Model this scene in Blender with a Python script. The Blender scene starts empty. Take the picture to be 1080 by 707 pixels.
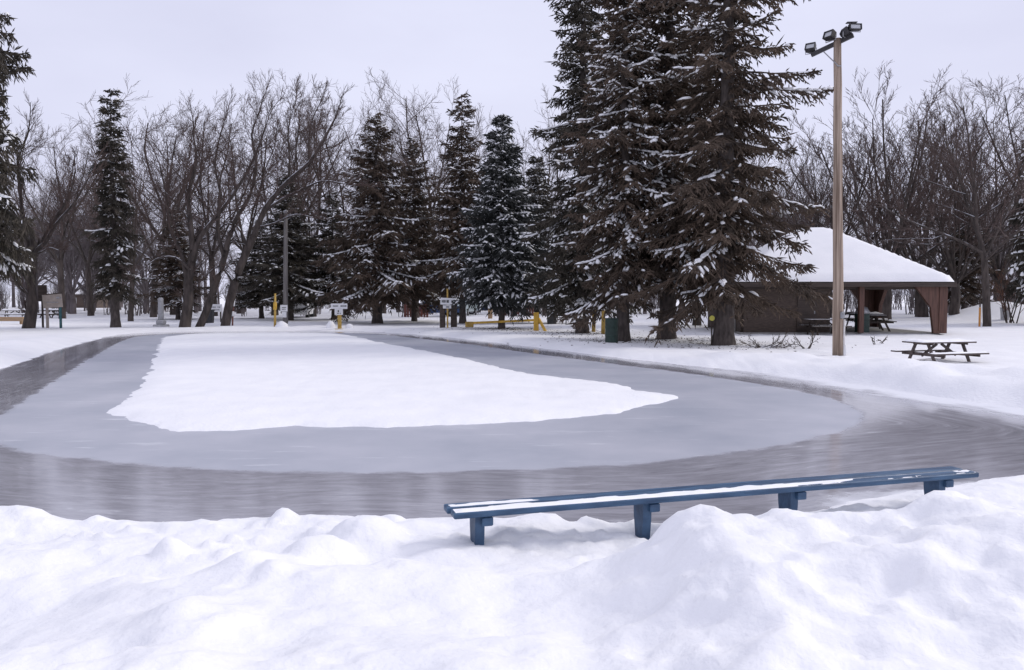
import bpy, math, random
import numpy as np
from mathutils import Vector, Matrix

# ------------------------------------------------------------------ camera, sky, sun, exposure
R = math.radians
scene = bpy.context.scene
COL = scene.collection
F, HZ, EYE = 840.0, 311.0, 2.0             # focal length in photo pixels, horizon row, eye height over the ice
PITCH = math.atan((353.5 - HZ) / F)
cam_d = bpy.data.cameras.new('camera'); cam = bpy.data.objects.new('camera', cam_d); COL.objects.link(cam)
cam_d.sensor_width = 36; cam_d.lens = F / 1080 * 36; cam_d.clip_end = 4000; cam_d.clip_start = 0.05
cam.location = (0, 0, EYE); cam.rotation_euler = (math.pi / 2 - PITCH, 0, 0)
scene.camera = cam

SUN_EL, SUN_AZ = R(36), R(74)             # azimuth clockwise from +Y
world = bpy.data.worlds.new('World'); scene.world = world; world.use_nodes = True
nt = world.node_tree; nt.nodes.clear()
out = nt.nodes.new('ShaderNodeOutputWorld'); bg = nt.nodes.new('ShaderNodeBackground')
sky = nt.nodes.new('ShaderNodeTexSky'); sky.sky_type = 'NISHITA'; sky.sun_disc = False
sky.sun_elevation = SUN_EL; sky.sun_rotation = SUN_AZ; sky.air_density = 1.0; sky.dust_density = 3.0
tc = nt.nodes.new('ShaderNodeTexCoord'); mp = nt.nodes.new('ShaderNodeMapping'); mp.inputs['Scale'].default_value = (1.0, 1.0, 2.6)
ns = nt.nodes.new('ShaderNodeTexNoise'); ns.inputs['Scale'].default_value = 2.2; ns.inputs['Detail'].default_value = 5; ns.inputs['Roughness'].default_value = .5
rp = nt.nodes.new('ShaderNodeValToRGB')
rp.color_ramp.elements[0].position = .33; rp.color_ramp.elements[0].color = (.70, .71, .89, 1)
rp.color_ramp.elements[1].position = .68; rp.color_ramp.elements[1].color = (.80, .815, .995, 1)
vm = nt.nodes.new('ShaderNodeVectorMath'); vm.operation = 'SCALE'; vm.inputs['Scale'].default_value = 10.0
mx = nt.nodes.new('ShaderNodeMix'); mx.data_type = 'RGBA'; mx.inputs['Factor'].default_value = .94   # overcast layer over the clear sky
L = nt.links.new
L(tc.outputs['Generated'], mp.inputs['Vector']); L(mp.outputs[0], ns.inputs['Vector']); L(ns.outputs['Fac'], rp.inputs[0])
L(rp.outputs[0], vm.inputs[0]); L(sky.outputs[0], mx.inputs['A']); L(vm.outputs[0], mx.inputs['B'])
L(mx.outputs['Result'], bg.inputs['Color']); bg.inputs['Strength'].default_value = .1; L(bg.outputs[0], out.inputs[0])

sd_ = bpy.data.lights.new('sun', 'SUN'); sd_.energy = 1.5; sd_.angle = R(16); sd_.color = (1, .955, .9)
sun = bpy.data.objects.new('sun', sd_); COL.objects.link(sun)
sv = Vector((math.sin(SUN_AZ) * math.cos(SUN_EL), math.cos(SUN_AZ) * math.cos(SUN_EL), math.sin(SUN_EL)))
sun.rotation_euler = sv.to_track_quat('Z', 'Y').to_euler(); sun.location = (0, 0, 60)
scene.view_settings.view_transform = 'Standard'; scene.view_settings.look = 'None'
scene.view_settings.exposure = 0.07; scene.view_settings.gamma = 1.0; scene.view_settings.use_curve_mapping = False

# ------------------------------------------------------------------ pixels to points
def ray(px, py):
    d = Vector(((px - 540) / F, (353.5 - py) / F, -1.0))
    return cam.rotation_euler.to_matrix() @ d
def onz(px, py, z=0.0):
    d = ray(px, py); t = (z - EYE) / d.z
    return Vector((d.x * t, d.y * t, z))
def atY(px, py, Y):
    d = ray(px, py); t = Y / d.y
    return Vector((d.x * t, Y, EYE + d.z * t))
GZ = 0.15                                   # usual snow level round the rink

# ------------------------------------------------------------------ noise
def _hash(ix, iy, seed):
    h = (ix.astype(np.int64) * 374761393 + iy.astype(np.int64) * 668265263 + seed * 1442695041) & 0xffffffff
    h = ((h ^ (h >> 13)) * 1274126177) & 0xffffffff
    return ((h ^ (h >> 16)) & 0xffff) / 65535.0
def vnoise(x, y, seed=0):
    x0 = np.floor(x); y0 = np.floor(y); fx = x - x0; fy = y - y0
    fx = fx * fx * fx * (fx * (fx * 6 - 15) + 10); fy = fy * fy * fy * (fy * (fy * 6 - 15) + 10)
    a = _hash(x0, y0, seed); b = _hash(x0 + 1, y0, seed); c = _hash(x0, y0 + 1, seed); d = _hash(x0 + 1, y0 + 1, seed)
    return (a + (b - a) * fx) * (1 - fy) + (c + (d - c) * fx) * fy
def fbm(x, y, seed=0, oct=4, gain=.5):
    s = 0; a = 1; t = 0
    for o in range(oct):
        ca, sa = math.cos(o * 1.1 + .4), math.sin(o * 1.1 + .4)
        s = s + a * (vnoise((x * ca - y * sa) * 2 ** o + 17.3 * o, (x * sa + y * ca) * 2 ** o - 9.1 * o, seed + o) - .5); t += a; a *= gain
    return s / t * 2
def sst(a, b, x):
    t = np.clip((x - a) / (b - a), 0, 1); return t * t * (3 - 2 * t)
def catmull(pts, n=6, closed=True):
    P = np.array(pts, float); m = len(P); out_ = []
    for i in range(m if closed else m - 1):
        if closed: p0, p1, p2, p3 = P[i - 1], P[i], P[(i + 1) % m], P[(i + 2) % m]
        else: p0, p1, p2, p3 = P[max(i - 1, 0)], P[i], P[i + 1], P[min(i + 2, m - 1)]
        for k in range(n):
            t = k / n
            out_.append(.5 * ((2 * p1) + (-p0 + p2) * t + (2 * p0 - 5 * p1 + 4 * p2 - p3) * t * t + (-p0 + 3 * p1 - 3 * p2 + p3) * t ** 3))
    return np.array(out_)
def sdpoly(x, y, P):                        # positive outside
    d2 = np.full(x.shape, 1e9); ins = np.zeros(x.shape, bool)
    for i in range(len(P)):
        ax, ay = P[i]; bx, by = P[(i + 1) % len(P)]
        ex, ey = bx - ax, by - ay; wx, wy = x - ax, y - ay
        t = np.clip((wx * ex + wy * ey) / (ex * ex + ey * ey + 1e-12), 0, 1)
        np.minimum(d2, (wx - ex * t) ** 2 + (wy - ey * t) ** 2, out=d2)
        if ay != by:
            c = ((ay <= y) & (by > y)) | ((by <= y) & (ay > y))
            ins ^= c & (x < ax + (y - ay) / (by - ay) * ex)
    d = np.sqrt(d2); return np.where(ins, -d, d)
def gpoly(pix, n=5, z=0.0): return catmull([onz(a, b, z)[:2] for a, b in pix], n)

# ------------------------------------------------------------------ rink outlines (traced on the ice plane)
ICE = gpoly([(0, 389), (45, 374), (85, 362), (118, 354), (165, 350.5), (250, 349.5), (350, 349), (400, 350.5), (450, 354), (500, 359), (560, 366), (627, 374.5),
             (720, 385), (800, 393), (863, 400), (920, 408), (987, 418), (1080, 431), (1190, 449), (1250, 467), (1230, 484), (1160, 494), (1080, 504), (1010, 513),
             (950, 522), (890, 533), (820, 543), (740, 549), (640, 551), (550, 549), (470, 547), (400, 545), (330, 545), (230, 549), (150, 548), (70, 545), (0, 541),
             (-130, 528), (-260, 500), (-300, 470), (-230, 437), (-110, 411)], 5)
FRESH = gpoly([(0, 437), (45, 409), (95, 378), (128, 360), (150, 354.5), (200, 352), (300, 351), (385, 352), (440, 357), (500, 364), (560, 372.5), (640, 383), (720, 393),
               (780, 402), (840, 412), (885, 423), (908, 434), (910, 444), (890, 455), (850, 465), (800, 474), (700, 487), (600, 494), (500, 497.5), (400, 499), (300, 498),
               (200, 494.5), (100, 486), (30, 478), (0, 471), (-45, 461), (-40, 450)], 5)
ISLE = gpoly([(178, 355), (168, 366), (161, 384), (148, 404), (133, 422), (121, 434), (128, 442), (160, 449), (195, 454), (245, 455), (300, 451), (360, 451), (430, 450.5),
              (495, 448), (560, 444), (610, 440), (653, 435), (690, 426), (713, 419), (682, 414), (647, 405), (577, 397), (527, 388), (487, 378), (447, 370), (403, 362),
              (367, 354), (330, 352), (250, 352.5)], 4)

# near windrow crest, photo pixels at 4.9 m
_cr = [atY(a, b, 4.9) for a, b in [(-300, 690), (-100, 668), (0, 655), (60, 645), (130, 625), (200, 612), (260, 602), (330, 604), (400, 603), (470, 612), (540, 618), (600, 612), (640, 600),
       (690, 574), (715, 552), (738, 545), (760, 550), (795, 556), (840, 549), (880, 552), (940, 548), (975, 532), (1003, 524), (1035, 535), (1080, 545), (1180, 540), (1400, 560)]]
CRX = np.array([p.x for p in _cr]); CRZ = np.array([p.z for p in _cr])
_rb = np.random.RandomState(5)
LUMPS = []
for i in range(150):
    r = .10 + .55 * _rb.rand() ** 1.8
    LUMPS.append((_rb.uniform(-7, 8), _rb.uniform(2.4, 6.9), r, r * _rb.uniform(.08, .26)))
for i in range(330):                        # broken crust thrown up along the ice edge and round the bench
    r = .06 + .10 * _rb.rand() ** 1.5; c = _rb.rand() < .55
    LUMPS.append((_rb.uniform(-.6, 5.5) if c else _rb.uniform(-7, 7), _rb.uniform(5.5, 7.2) if c else 6.9 - abs(_rb.randn()) * .8, r, r * _rb.uniform(.3, .8)))
for a, b, Y, r, h in [(385, 562, 6.1, .42, .20), (440, 556, 6.45, .3, .12), (335, 585, 5.6, .35, .2), (270, 600, 5.3, .45, .16), (620, 552, 6.7, .12, .13), (735, 545, 4.95, .16, .07), (712, 560, 4.9, .2, .06), (770, 556, 4.85, .25, .06), (650, 556, 6.6, .1, .08)]:
    p = atY(a, b, Y); LUMPS.append((p.x, Y, r, h))
_mound = atY(1056, 330, 58)

def height(x, y):
    x = np.asarray(x, float); y = np.asarray(y, float)
    sd = np.full(x.shape, 50.0); isl = np.full(x.shape, -50.0)
    m = (x > -45) & (x < 35) & (y > 3) & (y < 55)
    if m.any():
        xm, ym = x[m], y[m]
        wob = fbm(xm * 1.3, ym * 1.3, 3, 4) * .16 + fbm(xm * 6, ym * 6, 4, 3) * .05
        sd[m] = sdpoly(xm, ym, ICE) + wob
        isl[m] = -sdpoly(xm, ym, ISLE) + wob * 1.1 + .10 * fbm(xm * 3.1, ym * 3.1, 9, 3)
    near = sst(9.3, 7.2, y)
    # general banks
    A = .05 + .27 * sst(4, 9, x) * sst(34, 20, y) * sst(9, 12, y) + .16 * sst(-8, -16, x) * sst(40, 24, y)
    w = np.where(x > 0, 1.25, .9)
    bank = A * np.exp(-((sd - 1.5) / w) ** 2) * (1 + .7 * fbm(x * .9, y * .9, 8, 3))
    h = np.clip(.35 * sd, -.08, .07) + sst(.1, .7, sd) * .07 + bank * sst(0, .5, sd) + sst(.1, 1.2, sd) * (.055 * fbm(x * .45, y * .45, 11, 4) + (.022 + .03 * sst(3, 8, x) * sst(48, 36, y)) * fbm(x * 2.3, y * 2.3, 12, 4))
    h = h + 1.35 * np.exp(-(((x - _mound.x) / 3.2) ** 2 + ((y - 58) / 3) ** 2)) * (1 + .3 * fbm(x * .7, y * .7, 5)) 
    h = h + .5 * sst(75, 160, y) * (fbm(x * .03, y * .03, 21, 3) + .2)
    # near bank
    zc = np.interp(x, CRX, CRZ)
    u = y - (4.9 + .25 * fbm(x * .8, x * 0 + 3.3, 31, 3))
    far = np.exp(-(np.maximum(u, 0) / (.30 + .26 * zc)) ** 2)
    back = sst(-2.2, -.3, u)
    ridge = np.where(u > 0, .035 + (zc - .035) * far, .42 + (zc - .42) * back)
    lm = .35 + .65 * sst(.15, .5, ridge)
    rg = 1 - np.abs(fbm(x * 1.9 + .3 * fbm(x * 2, y * 2, 44, 2), y * 1.9, 43, 3))
    hn = ridge + lm * (.12 * fbm(x * 1.3, y * 1.3, 41, 3) + .07 * rg ** 2 + .065 * fbm(x * 4.2, y * 4.2, 42, 4) + .010 * fbm(x * 19, y * 19, 45, 3)) + sst(5.4, 5.9, y) * (.05 * np.clip(fbm(x * 3.2, y * 4.2, 46, 4) + .1, 0, 1) + .03 * np.clip(fbm(x * 9, y * 9, 47, 3), 0, 1))
    mm = (y < 8) & (y > 1.5) & (np.abs(x) < 9)
    if mm.any():
        xm, ym = x[mm], y[mm]; add = np.zeros(xm.shape)
        xw = xm + .06 * fbm(xm * 3, ym * 3, 51, 3); yw = ym + .06 * fbm(xm * 3, ym * 3, 52, 3)
        for cx, cy, r, hh in LUMPS:
            q = (np.abs(xw - cx) < r) & (np.abs(yw - cy) < r)
            d2 = ((xw[q] - cx) ** 2 + (yw[q] - cy) ** 2) / (r * r)
            b = hh * np.clip(1 - d2, 0, 1) ** 1.5
            add[q] = np.maximum(add[q], b) + .25 * np.minimum(add[q], b)
        hn[mm] += add * (.55 + .45 * sst(-.2, -1.2, xm) + .45 * sst(4.9, 4.4, ym)).clip(0, 1)
    hn = hn * sst(0, .4, sd) + np.clip(.3 * sd, -.08, .012)
    h = h * (1 - near) + hn * near
    h = np.where(sd < 0, np.clip(.35 * sd, -.08, 0), h)
    hi = np.clip(.3 * isl, -.08, .035) + sst(.05, .5, isl) * .04 + sst(.2, 1.5, isl) * (.03 + .035 * fbm(x * .7, y * .7, 61, 4) + .018 * fbm(x * 3, y * 3, 62, 3) + .022 * fbm(x * .5, y * 3.2, 63, 3))
    h = np.where(isl > -.3, np.maximum(hi, np.minimum(h, -.001)), h)
    return h
def gz(x, y): return float(height(np.array([x]), np.array([y]))[0])
def ground(px, py, sink=0.03):
    p = onz(px, py, GZ); return Vector((p.x, p.y, gz(p.x, p.y) - sink))

# ------------------------------------------------------------------ materials
def mat(name, col, rough=.7, var=.25, scale=8.0, bump=0.0, bscale=None, col2=None, stretch=(1, 1, 1), snow=0.0, spec=.5, metal=0.0, edge=(.35, .65)):
    m = bpy.data.materials.new(name); m.use_nodes = True; t = m.node_tree; b = t.nodes['Principled BSDF']
    b.inputs['Roughness'].default_value = rough; b.inputs['Specular IOR Level'].default_value = spec; b.inputs['Metallic'].default_value = metal
    tc = t.nodes.new('ShaderNodeTexCoord'); mp = t.nodes.new('ShaderNodeMapping'); mp.inputs['Scale'].default_value = stretch
    n = t.nodes.new('ShaderNodeTexNoise'); n.inputs['Scale'].default_value = scale; n.inputs['Detail'].default_value = 5
    r = t.nodes.new('ShaderNodeValToRGB'); e = r.color_ramp.elements
    c2 = col2 or tuple(min(1, c * (1 + var)) for c in col); c1 = col if col2 else tuple(c * (1 - var) for c in col)
    e[0].position, e[1].position = edge; e[0].color = (*c1, 1); e[1].color = (*c2, 1)
    t.links.new(tc.outputs['Object'], mp.inputs[0]); t.links.new(mp.outputs[0], n.inputs['Vector']); t.links.new(n.outputs['Fac'], r.inputs[0])
    base = r.outputs[0]
    if snow > 0:                             # snow lying on upward facing bark
        g = t.nodes.new('ShaderNodeNewGeometry'); s = t.nodes.new('ShaderNodeSeparateXYZ'); t.links.new(g.outputs['Normal'], s.inputs[0])
        n2 = t.nodes.new('ShaderNodeTexNoise'); n2.inputs['Scale'].default_value = 1.7; n2.inputs['Detail'].default_value = 3; t.links.new(tc.outputs['Object'], n2.inputs['Vector'])
        a = t.nodes.new('ShaderNodeMath'); a.operation = 'ADD'; t.links.new(s.outputs['Z'], a.inputs[0]); t.links.new(n2.outputs['Fac'], a.inputs[1])
        mr = t.nodes.new('ShaderNodeMapRange'); mr.inputs['From Min'].default_value = 1.62 - snow; mr.inputs['From Max'].default_value = 1.74 - snow; t.links.new(a.outputs[0], mr.inputs['Value'])
        mxn = t.nodes.new('ShaderNodeMix'); mxn.data_type = 'RGBA'; mxn.inputs['B'].default_value = (.82, .84, .9, 1)
        t.links.new(mr.outputs[0], mxn.inputs['Factor']); t.links.new(base, mxn.inputs['A']); base = mxn.outputs['Result']
    t.links.new(base, b.inputs['Base Color'])
    if bump:
        n3 = t.nodes.new('ShaderNodeTexNoise'); n3.inputs['Scale'].default_value = bscale or scale * 3; n3.inputs['Detail'].default_value = 4; t.links.new(mp.outputs[0], n3.inputs['Vector'])
        bp = t.nodes.new('ShaderNodeBump'); bp.inputs['Strength'].default_value = bump; bp.inputs['Distance'].default_value = .02
        t.links.new(n3.outputs['Fac'], bp.inputs['Height']); t.links.new(bp.outputs[0], b.inputs['Normal'])
    return m

M = {}
M['snow'] = mat('snow', (.85, .852, .87), .65, col2=(.90, .898, .91), scale=1.2, bump=.6, bscale=16, spec=.25)
M['tree_snow'] = mat('tree_snow', (.88, .885, .90), .7, col2=(.93, .93, .935), scale=3, spec=.2)
M['fresh'] = mat('fresh_ice', (.46, .47, .525), .42, col2=(.52, .53, .585), scale=.6, bump=.05, bscale=3, spec=.5)
M['bark'] = mat('bark', (.034, .026, .022), .9, col2=(.085, .067, .058), scale=5, stretch=(1, 1, .3), bump=.6, bscale=14, snow=.40)
M['bark_leaning'] = mat('bark_leaning', (.030, .023, .020), .9, col2=(.080, .063, .055), scale=5, stretch=(1, 1, .3), bump=.6, bscale=14, snow=.62)
M['twig'] = mat('twig', (.064, .043, .037), .9, col2=(.118, .082, .072), scale=2)
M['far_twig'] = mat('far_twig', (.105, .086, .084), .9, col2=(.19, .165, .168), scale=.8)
M['spruce_bark'] = mat('spruce_bark', (.045, .036, .032), .95, col2=(.10, .082, .074), scale=9, stretch=(1, 1, .35), bump=.8, bscale=20, snow=.02)
M['needle'] = mat('needle', (.036, .033, .026), .8, col2=(.088, .074, .058), scale=1.3, spec=.25)
M['needle_brown'] = mat('needle_brown', (.046, .035, .027), .8, col2=(.120, .086, .063), scale=1.1, spec=.25)
M['needle_blue'] = mat('needle_blue', (.026, .029, .028), .8, col2=(.060, .062, .058), scale=1.3, spec=.25)
M['russet'] = mat('russet', (.09, .04, .025), .85, col2=(.20, .085, .045), scale=2)
M['blue'] = mat('blue_paint', (.018, .052, .112), .5, col2=(.052, .118, .212), scale=7, stretch=(.4, 3, 3), bump=.25, bscale=30)
M['blue_worn'] = mat('blue_paint_worn', (.019, .050, .105), .55, col2=(.042, .096, .178), scale=9, bump=.25, bscale=30)
M['pole'] = mat('pole_wood', (.15, .105, .075), .8, col2=(.42, .33, .26), scale=5, stretch=(3, 3, .10), bump=.5, bscale=20)
M['grey_pole'] = mat('grey_pole', (.12, .11, .105), .8, col2=(.20, .185, .175), scale=4, stretch=(2, 2, .15))
M['metal_dark'] = mat('dark_metal', (.035, .033, .035), .5, scale=12, metal=.4)
M['metal_grey'] = mat('grey_metal', (.30, .30, .31), .45, scale=10, metal=.5)
M['glass'] = mat('lamp_glass', (.46, .47, .49), .15, .06, scale=3, spec=.8)
M['dark_glass'] = mat('dark_glass', (.02, .022, .026), .08, .2, scale=2, spec=.8)
M['pvc'] = mat('pale_conduit', (.62, .60, .58), .5, .08, scale=8)
M['brown_wood'] = mat('brown_wood', (.070, .032, .022), .65, col2=(.125, .060, .042), scale=5, stretch=(3, 3, .25))
M['dark_wood'] = mat('dark_wood', (.035, .025, .020), .75, col2=(.07, .05, .04), scale=6, stretch=(.3, 3, 3))
M['table_wood'] = mat('table_wood', (.065, .050, .044), .8, col2=(.13, .105, .095), scale=7, stretch=(.3, 4, 4))
M['brick'] = mat('brown_brick', (.062, .045, .036), .9, col2=(.10, .074, .060), scale=9, stretch=(.6, .6, 3), bump=.4)
M['concrete'] = mat('concrete', (.30, .29, .28), .9, .15, scale=5, bump=.2)
M['stone'] = mat('pale_stone', (.40, .40, .41), .85, .15, scale=7, bump=.3)
M['green'] = mat('green_paint', (.008, .027, .020), .5, .3, scale=6)
M['teal'] = mat('teal_paint', (.02, .09, .10), .5, .25, scale=6)
M['yellow'] = mat('yellow_paint', (.60, .36, .045), .55, .15, scale=5)
M['yellow_dull'] = mat('dull_yellow_paint', (.46, .30, .07), .65, .2, scale=5)
M['orange'] = mat('orange_paint', (.55, .24, .05), .6, .15, scale=5)
M['white'] = mat('white_paint', (.74, .74, .74), .55, .06, scale=6)
M['black'] = mat('black_print', (.03, .03, .032), .6, .2, scale=8)
M['red'] = mat('dark_red_paint', (.16, .055, .042), .6, .2, scale=6)
M['beige'] = mat('beige_board', (.34, .29, .25), .75, .15, scale=5)
M['tan'] = mat('tan_timber', (.36, .24, .14), .8, .15, scale=5, stretch=(.4, 3, 3))
M['sulphur'] = mat('yellow_disc', (.62, .58, .10), .6, .1, scale=5)
M['car_blue'] = mat('car_blue', (.03, .06, .15), .25, .1, scale=3)
M['car_teal'] = mat('car_teal', (.45, .52, .54), .25, .08, scale=3)
M['car_dark'] = mat('car_dark', (.02, .03, .07), .25, .1, scale=3)
M['rubber'] = mat('rubber', (.02, .02, .02), .8, .2)
M['siding'] = mat('siding', (.14, .105, .085), .8, .2, scale=4, stretch=(.3, .3, 5))
M['litter'] = mat('litter', (.06, .042, .03), .9, .4)

def ice_material():
    m = bpy.data.materials.new('wet_ice'); m.use_nodes = True; t = m.node_tree; b = t.nodes['Principled BSDF']; K = t.links.new
    at = t.nodes.new('ShaderNodeAttribute'); at.attribute_name = 'track'          # direction round the rink x, y and metres from the edge
    sp = t.nodes.new('ShaderNodeSeparateXYZ'); K(at.outputs['Vector'], sp.inputs[0])
    cb = t.nodes.new('ShaderNodeCombineXYZ')
    def mul(s, k):
        q = t.nodes.new('ShaderNodeMath'); q.operation = 'MULTIPLY'; q.inputs[1].default_value = k; K(s, q.inputs[0]); return q.outputs[0]
    K(mul(sp.outputs['X'], 13), cb.inputs[0]); K(mul(sp.outputs['Y'], 13), cb.inputs[1]); K(mul(sp.outputs['Z'], 9), cb.inputs[2])
    st = t.nodes.new('ShaderNodeTexNoise'); st.inputs['Scale'].default_value = 1.0; st.inputs['Detail'].default_value = 9; st.inputs['Roughness'].default_value = .74; st.inputs['Distortion'].default_value = .6; K(cb.outputs[0], st.inputs['Vector'])
    tc = t.nodes.new('ShaderNodeTexCoord')
    bl = t.nodes.new('ShaderNodeTexNoise'); bl.inputs['Scale'].default_value = .35; bl.inputs['Detail'].default_value = 5; K(tc.outputs['Object'], bl.inputs['Vector'])
    r = t.nodes.new('ShaderNodeValToRGB'); e = r.color_ramp.elements
    e[0].position = .34; e[0].color = (.225, .22, .245, 1); e[1].position = .60; e[1].color = (.40, .398, .435, 1)
    e2 = e.new(.68); e2.color = (.60, .605, .64, 1)
    a = t.nodes.new('ShaderNodeMath'); a.operation = 'MULTIPLY_ADD'; a.inputs[1].default_value = .72; K(st.outputs['Fac'], a.inputs[0]); K(mul(bl.outputs['Fac'], .28), a.inputs[2]); K(a.outputs[0], r.inputs[0])
    # drifted snow dust near the outer edge
    du = t.nodes.new('ShaderNodeAttribute'); du.attribute_name = 'dust'
    n2 = t.nodes.new('ShaderNodeTexNoise'); n2.inputs['Scale'].default_value = 1.0; n2.inputs['Detail'].default_value = 7; n2.inputs['Roughness'].default_value = .65
    cb2 = t.nodes.new('ShaderNodeCombineXYZ'); K(mul(sp.outputs['X'], 14), cb2.inputs[0]); K(mul(sp.outputs['Y'], 14), cb2.inputs[1]); K(mul(sp.outputs['Z'], 2.2), cb2.inputs[2]); K(cb2.outputs[0], n2.inputs['Vector'])
    ad = t.nodes.new('ShaderNodeMath'); ad.operation = 'ADD'; K(du.outputs['Fac'], ad.inputs[0]); K(n2.outputs['Fac'], ad.inputs[1])
    mr = t.nodes.new('ShaderNodeMapRange'); mr.inputs['From Min'].default_value = .92; mr.inputs['From Max'].default_value = 1.22; K(ad.outputs[0], mr.inputs['Value'])
    mx = t.nodes.new('ShaderNodeMix'); mx.data_type = 'RGBA'; mx.inputs['B'].default_value = (.74, .75, .79, 1); K(mr.outputs[0], mx.inputs['Factor']); K(r.outputs[0], mx.inputs['A']); K(mx.outputs['Result'], b.inputs['Base Color'])
    ro = t.nodes.new('ShaderNodeMapRange'); ro.inputs['To Min'].default_value = .07; ro.inputs['To Max'].default_value = .65; K(mr.outputs[0], ro.inputs['Value'])
    # the paler, newly flooded lane: matt, cloudy, with a few skate scratches
    fa = t.nodes.new('ShaderNodeAttribute'); fa.attribute_name = 'fresh'
    ed = t.nodes.new('ShaderNodeTexNoise'); ed.inputs['Scale'].default_value = 2.2; ed.inputs['Detail'].default_value = 6; K(tc.outputs['Object'], ed.inputs['Vector'])
    e1 = t.nodes.new('ShaderNodeMath'); e1.operation = 'MULTIPLY_ADD'; e1.inputs[1].default_value = .34; e1.inputs[2].default_value = -.17; K(ed.outputs['Fac'], e1.inputs[0])
    e2_ = t.nodes.new('ShaderNodeMath'); e2_.operation = 'ADD'; K(fa.outputs['Fac'], e2_.inputs[0]); K(e1.outputs[0], e2_.inputs[1])
    fm = t.nodes.new('ShaderNodeMapRange'); fm.inputs['From Min'].default_value = -.05; fm.inputs['From Max'].default_value = .09; K(e2_.outputs[0], fm.inputs['Value'])
    cl = t.nodes.new('ShaderNodeTexNoise'); cl.inputs['Scale'].default_value = .55; cl.inputs['Detail'].default_value = 7; cl.inputs['Roughness'].default_value = .6; K(tc.outputs['Object'], cl.inputs['Vector'])
    fr = t.nodes.new('ShaderNodeValToRGB'); q = fr.color_ramp.elements; q[0].position = .3; q[0].color = (.37, .39, .445, 1); q[1].position = .7; q[1].color = (.50, .505, .555, 1); K(cl.outputs['Fac'], fr.inputs[0])
    sc = t.nodes.new('ShaderNodeMapping'); sc.inputs['Scale'].default_value = (.35, 2.4, 1); sc.inputs['Rotation'].default_value = (0, 0, R(-12)); K(tc.outputs['Object'], sc.inputs[0])
    sn = t.nodes.new('ShaderNodeTexNoise'); sn.inputs['Scale'].default_value = 1.6; sn.inputs['Detail'].default_value = 10; sn.inputs['Roughness'].default_value = .7; K(sc.outputs[0], sn.inputs['Vector'])
    sm = t.nodes.new('ShaderNodeMapRange'); sm.inputs['From Min'].default_value = .585; sm.inputs['From Max'].default_value = .72; sm.inputs['To Max'].default_value = .75; K(sn.outputs['Fac'], sm.inputs['Value'])
    sx = t.nodes.new('ShaderNodeMix'); sx.data_type = 'RGBA'; sx.inputs['B'].default_value = (.80, .81, .84, 1); K(sm.outputs[0], sx.inputs['Factor']); K(fr.outputs[0], sx.inputs['A'])
    fx = t.nodes.new('ShaderNodeMix'); fx.data_type = 'RGBA'; K(fm.outputs[0], fx.inputs['Factor']); K(mx.outputs['Result'], fx.inputs['A']); K(sx.outputs['Result'], fx.inputs['B']); K(fx.outputs['Result'], b.inputs['Base Color'])
    ra = t.nodes.new('ShaderNodeMath'); ra.operation = 'ADD'; K(ro.outputs[0], ra.inputs[0])
    rs = t.nodes.new('ShaderNodeMapRange'); rs.inputs['From Min'].default_value = .5; rs.inputs['From Max'].default_value = .75; rs.inputs['To Max'].default_value = .15; K(st.outputs['Fac'], rs.inputs['Value']); K(rs.outputs[0], ra.inputs[1]); rx = t.nodes.new('ShaderNodeMix'); rx.inputs['B'].default_value = .42; K(fm.outputs[0], rx.inputs['Factor']); K(ra.outputs[0], rx.inputs['A']); K(rx.outputs[0], b.inputs['Roughness'])
    bp = t.nodes.new('ShaderNodeBump'); bp.inputs['Strength'].default_value = .06; bp.inputs['Distance'].default_value = .01; K(st.outputs['Fac'], bp.inputs['Height']); K(bp.outputs[0], b.inputs['Normal'])
    b.inputs['IOR'].default_value = 1.33
    return m
M['ice'] = ice_material()

# ------------------------------------------------------------------ mesh helpers
def mesh_np(name, V, T=None, Q=None, smooth=False):
    me = bpy.data.meshes.new(name); V = np.asarray(V, np.float32)
    nT = 0 if T is None else len(T); nQ = 0 if Q is None else len(Q)
    me.vertices.add(len(V)); me.vertices.foreach_set('co', V.ravel())
    me.loops.add(nT * 3 + nQ * 4); me.polygons.add(nT + nQ)
    li = []; ls = []
    if nT: li.append(np.asarray(T, np.int32).ravel()); ls.append(np.arange(nT) * 3)
    if nQ: li.append(np.asarray(Q, np.int32).ravel()); ls.append(nT * 3 + np.arange(nQ) * 4)
    me.loops.foreach_set('vertex_index', np.concatenate(li)); me.polygons.foreach_set('loop_start', np.concatenate(ls).astype(np.int32))
    me.update(calc_edges=True)
    me.polygons.foreach_set('use_smooth', np.full(nT + nQ, smooth))
    return me
def link(name, me, m, parent=None, kind=None):
    o = bpy.data.objects.new(name, me); COL.objects.link(o)
    if m is not None and len(me.materials) == 0: me.materials.append(M[m] if isinstance(m, str) else m)
    if parent is not None: o.parent = parent
    if kind: o['kind'] = kind
    return o
def tag(o, label, cat, group=None):
    o['label'] = label; o['category'] = cat
    if group: o['group'] = group
    return o
def thing(name, label, cat, loc=(0, 0, 0), rz=0.0, group=None):
    o = bpy.data.objects.new(name, None); COL.objects.link(o); o.location = loc; o.rotation_euler = (0, 0, rz); o.empty_display_size = .2
    return tag(o, label, cat, group)
def copy_tree(o, parent=None):
    c = o.copy(); COL.objects.link(c); c.parent = parent
    for ch in list(o.children): copy_tree(ch, c)
    return c

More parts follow.
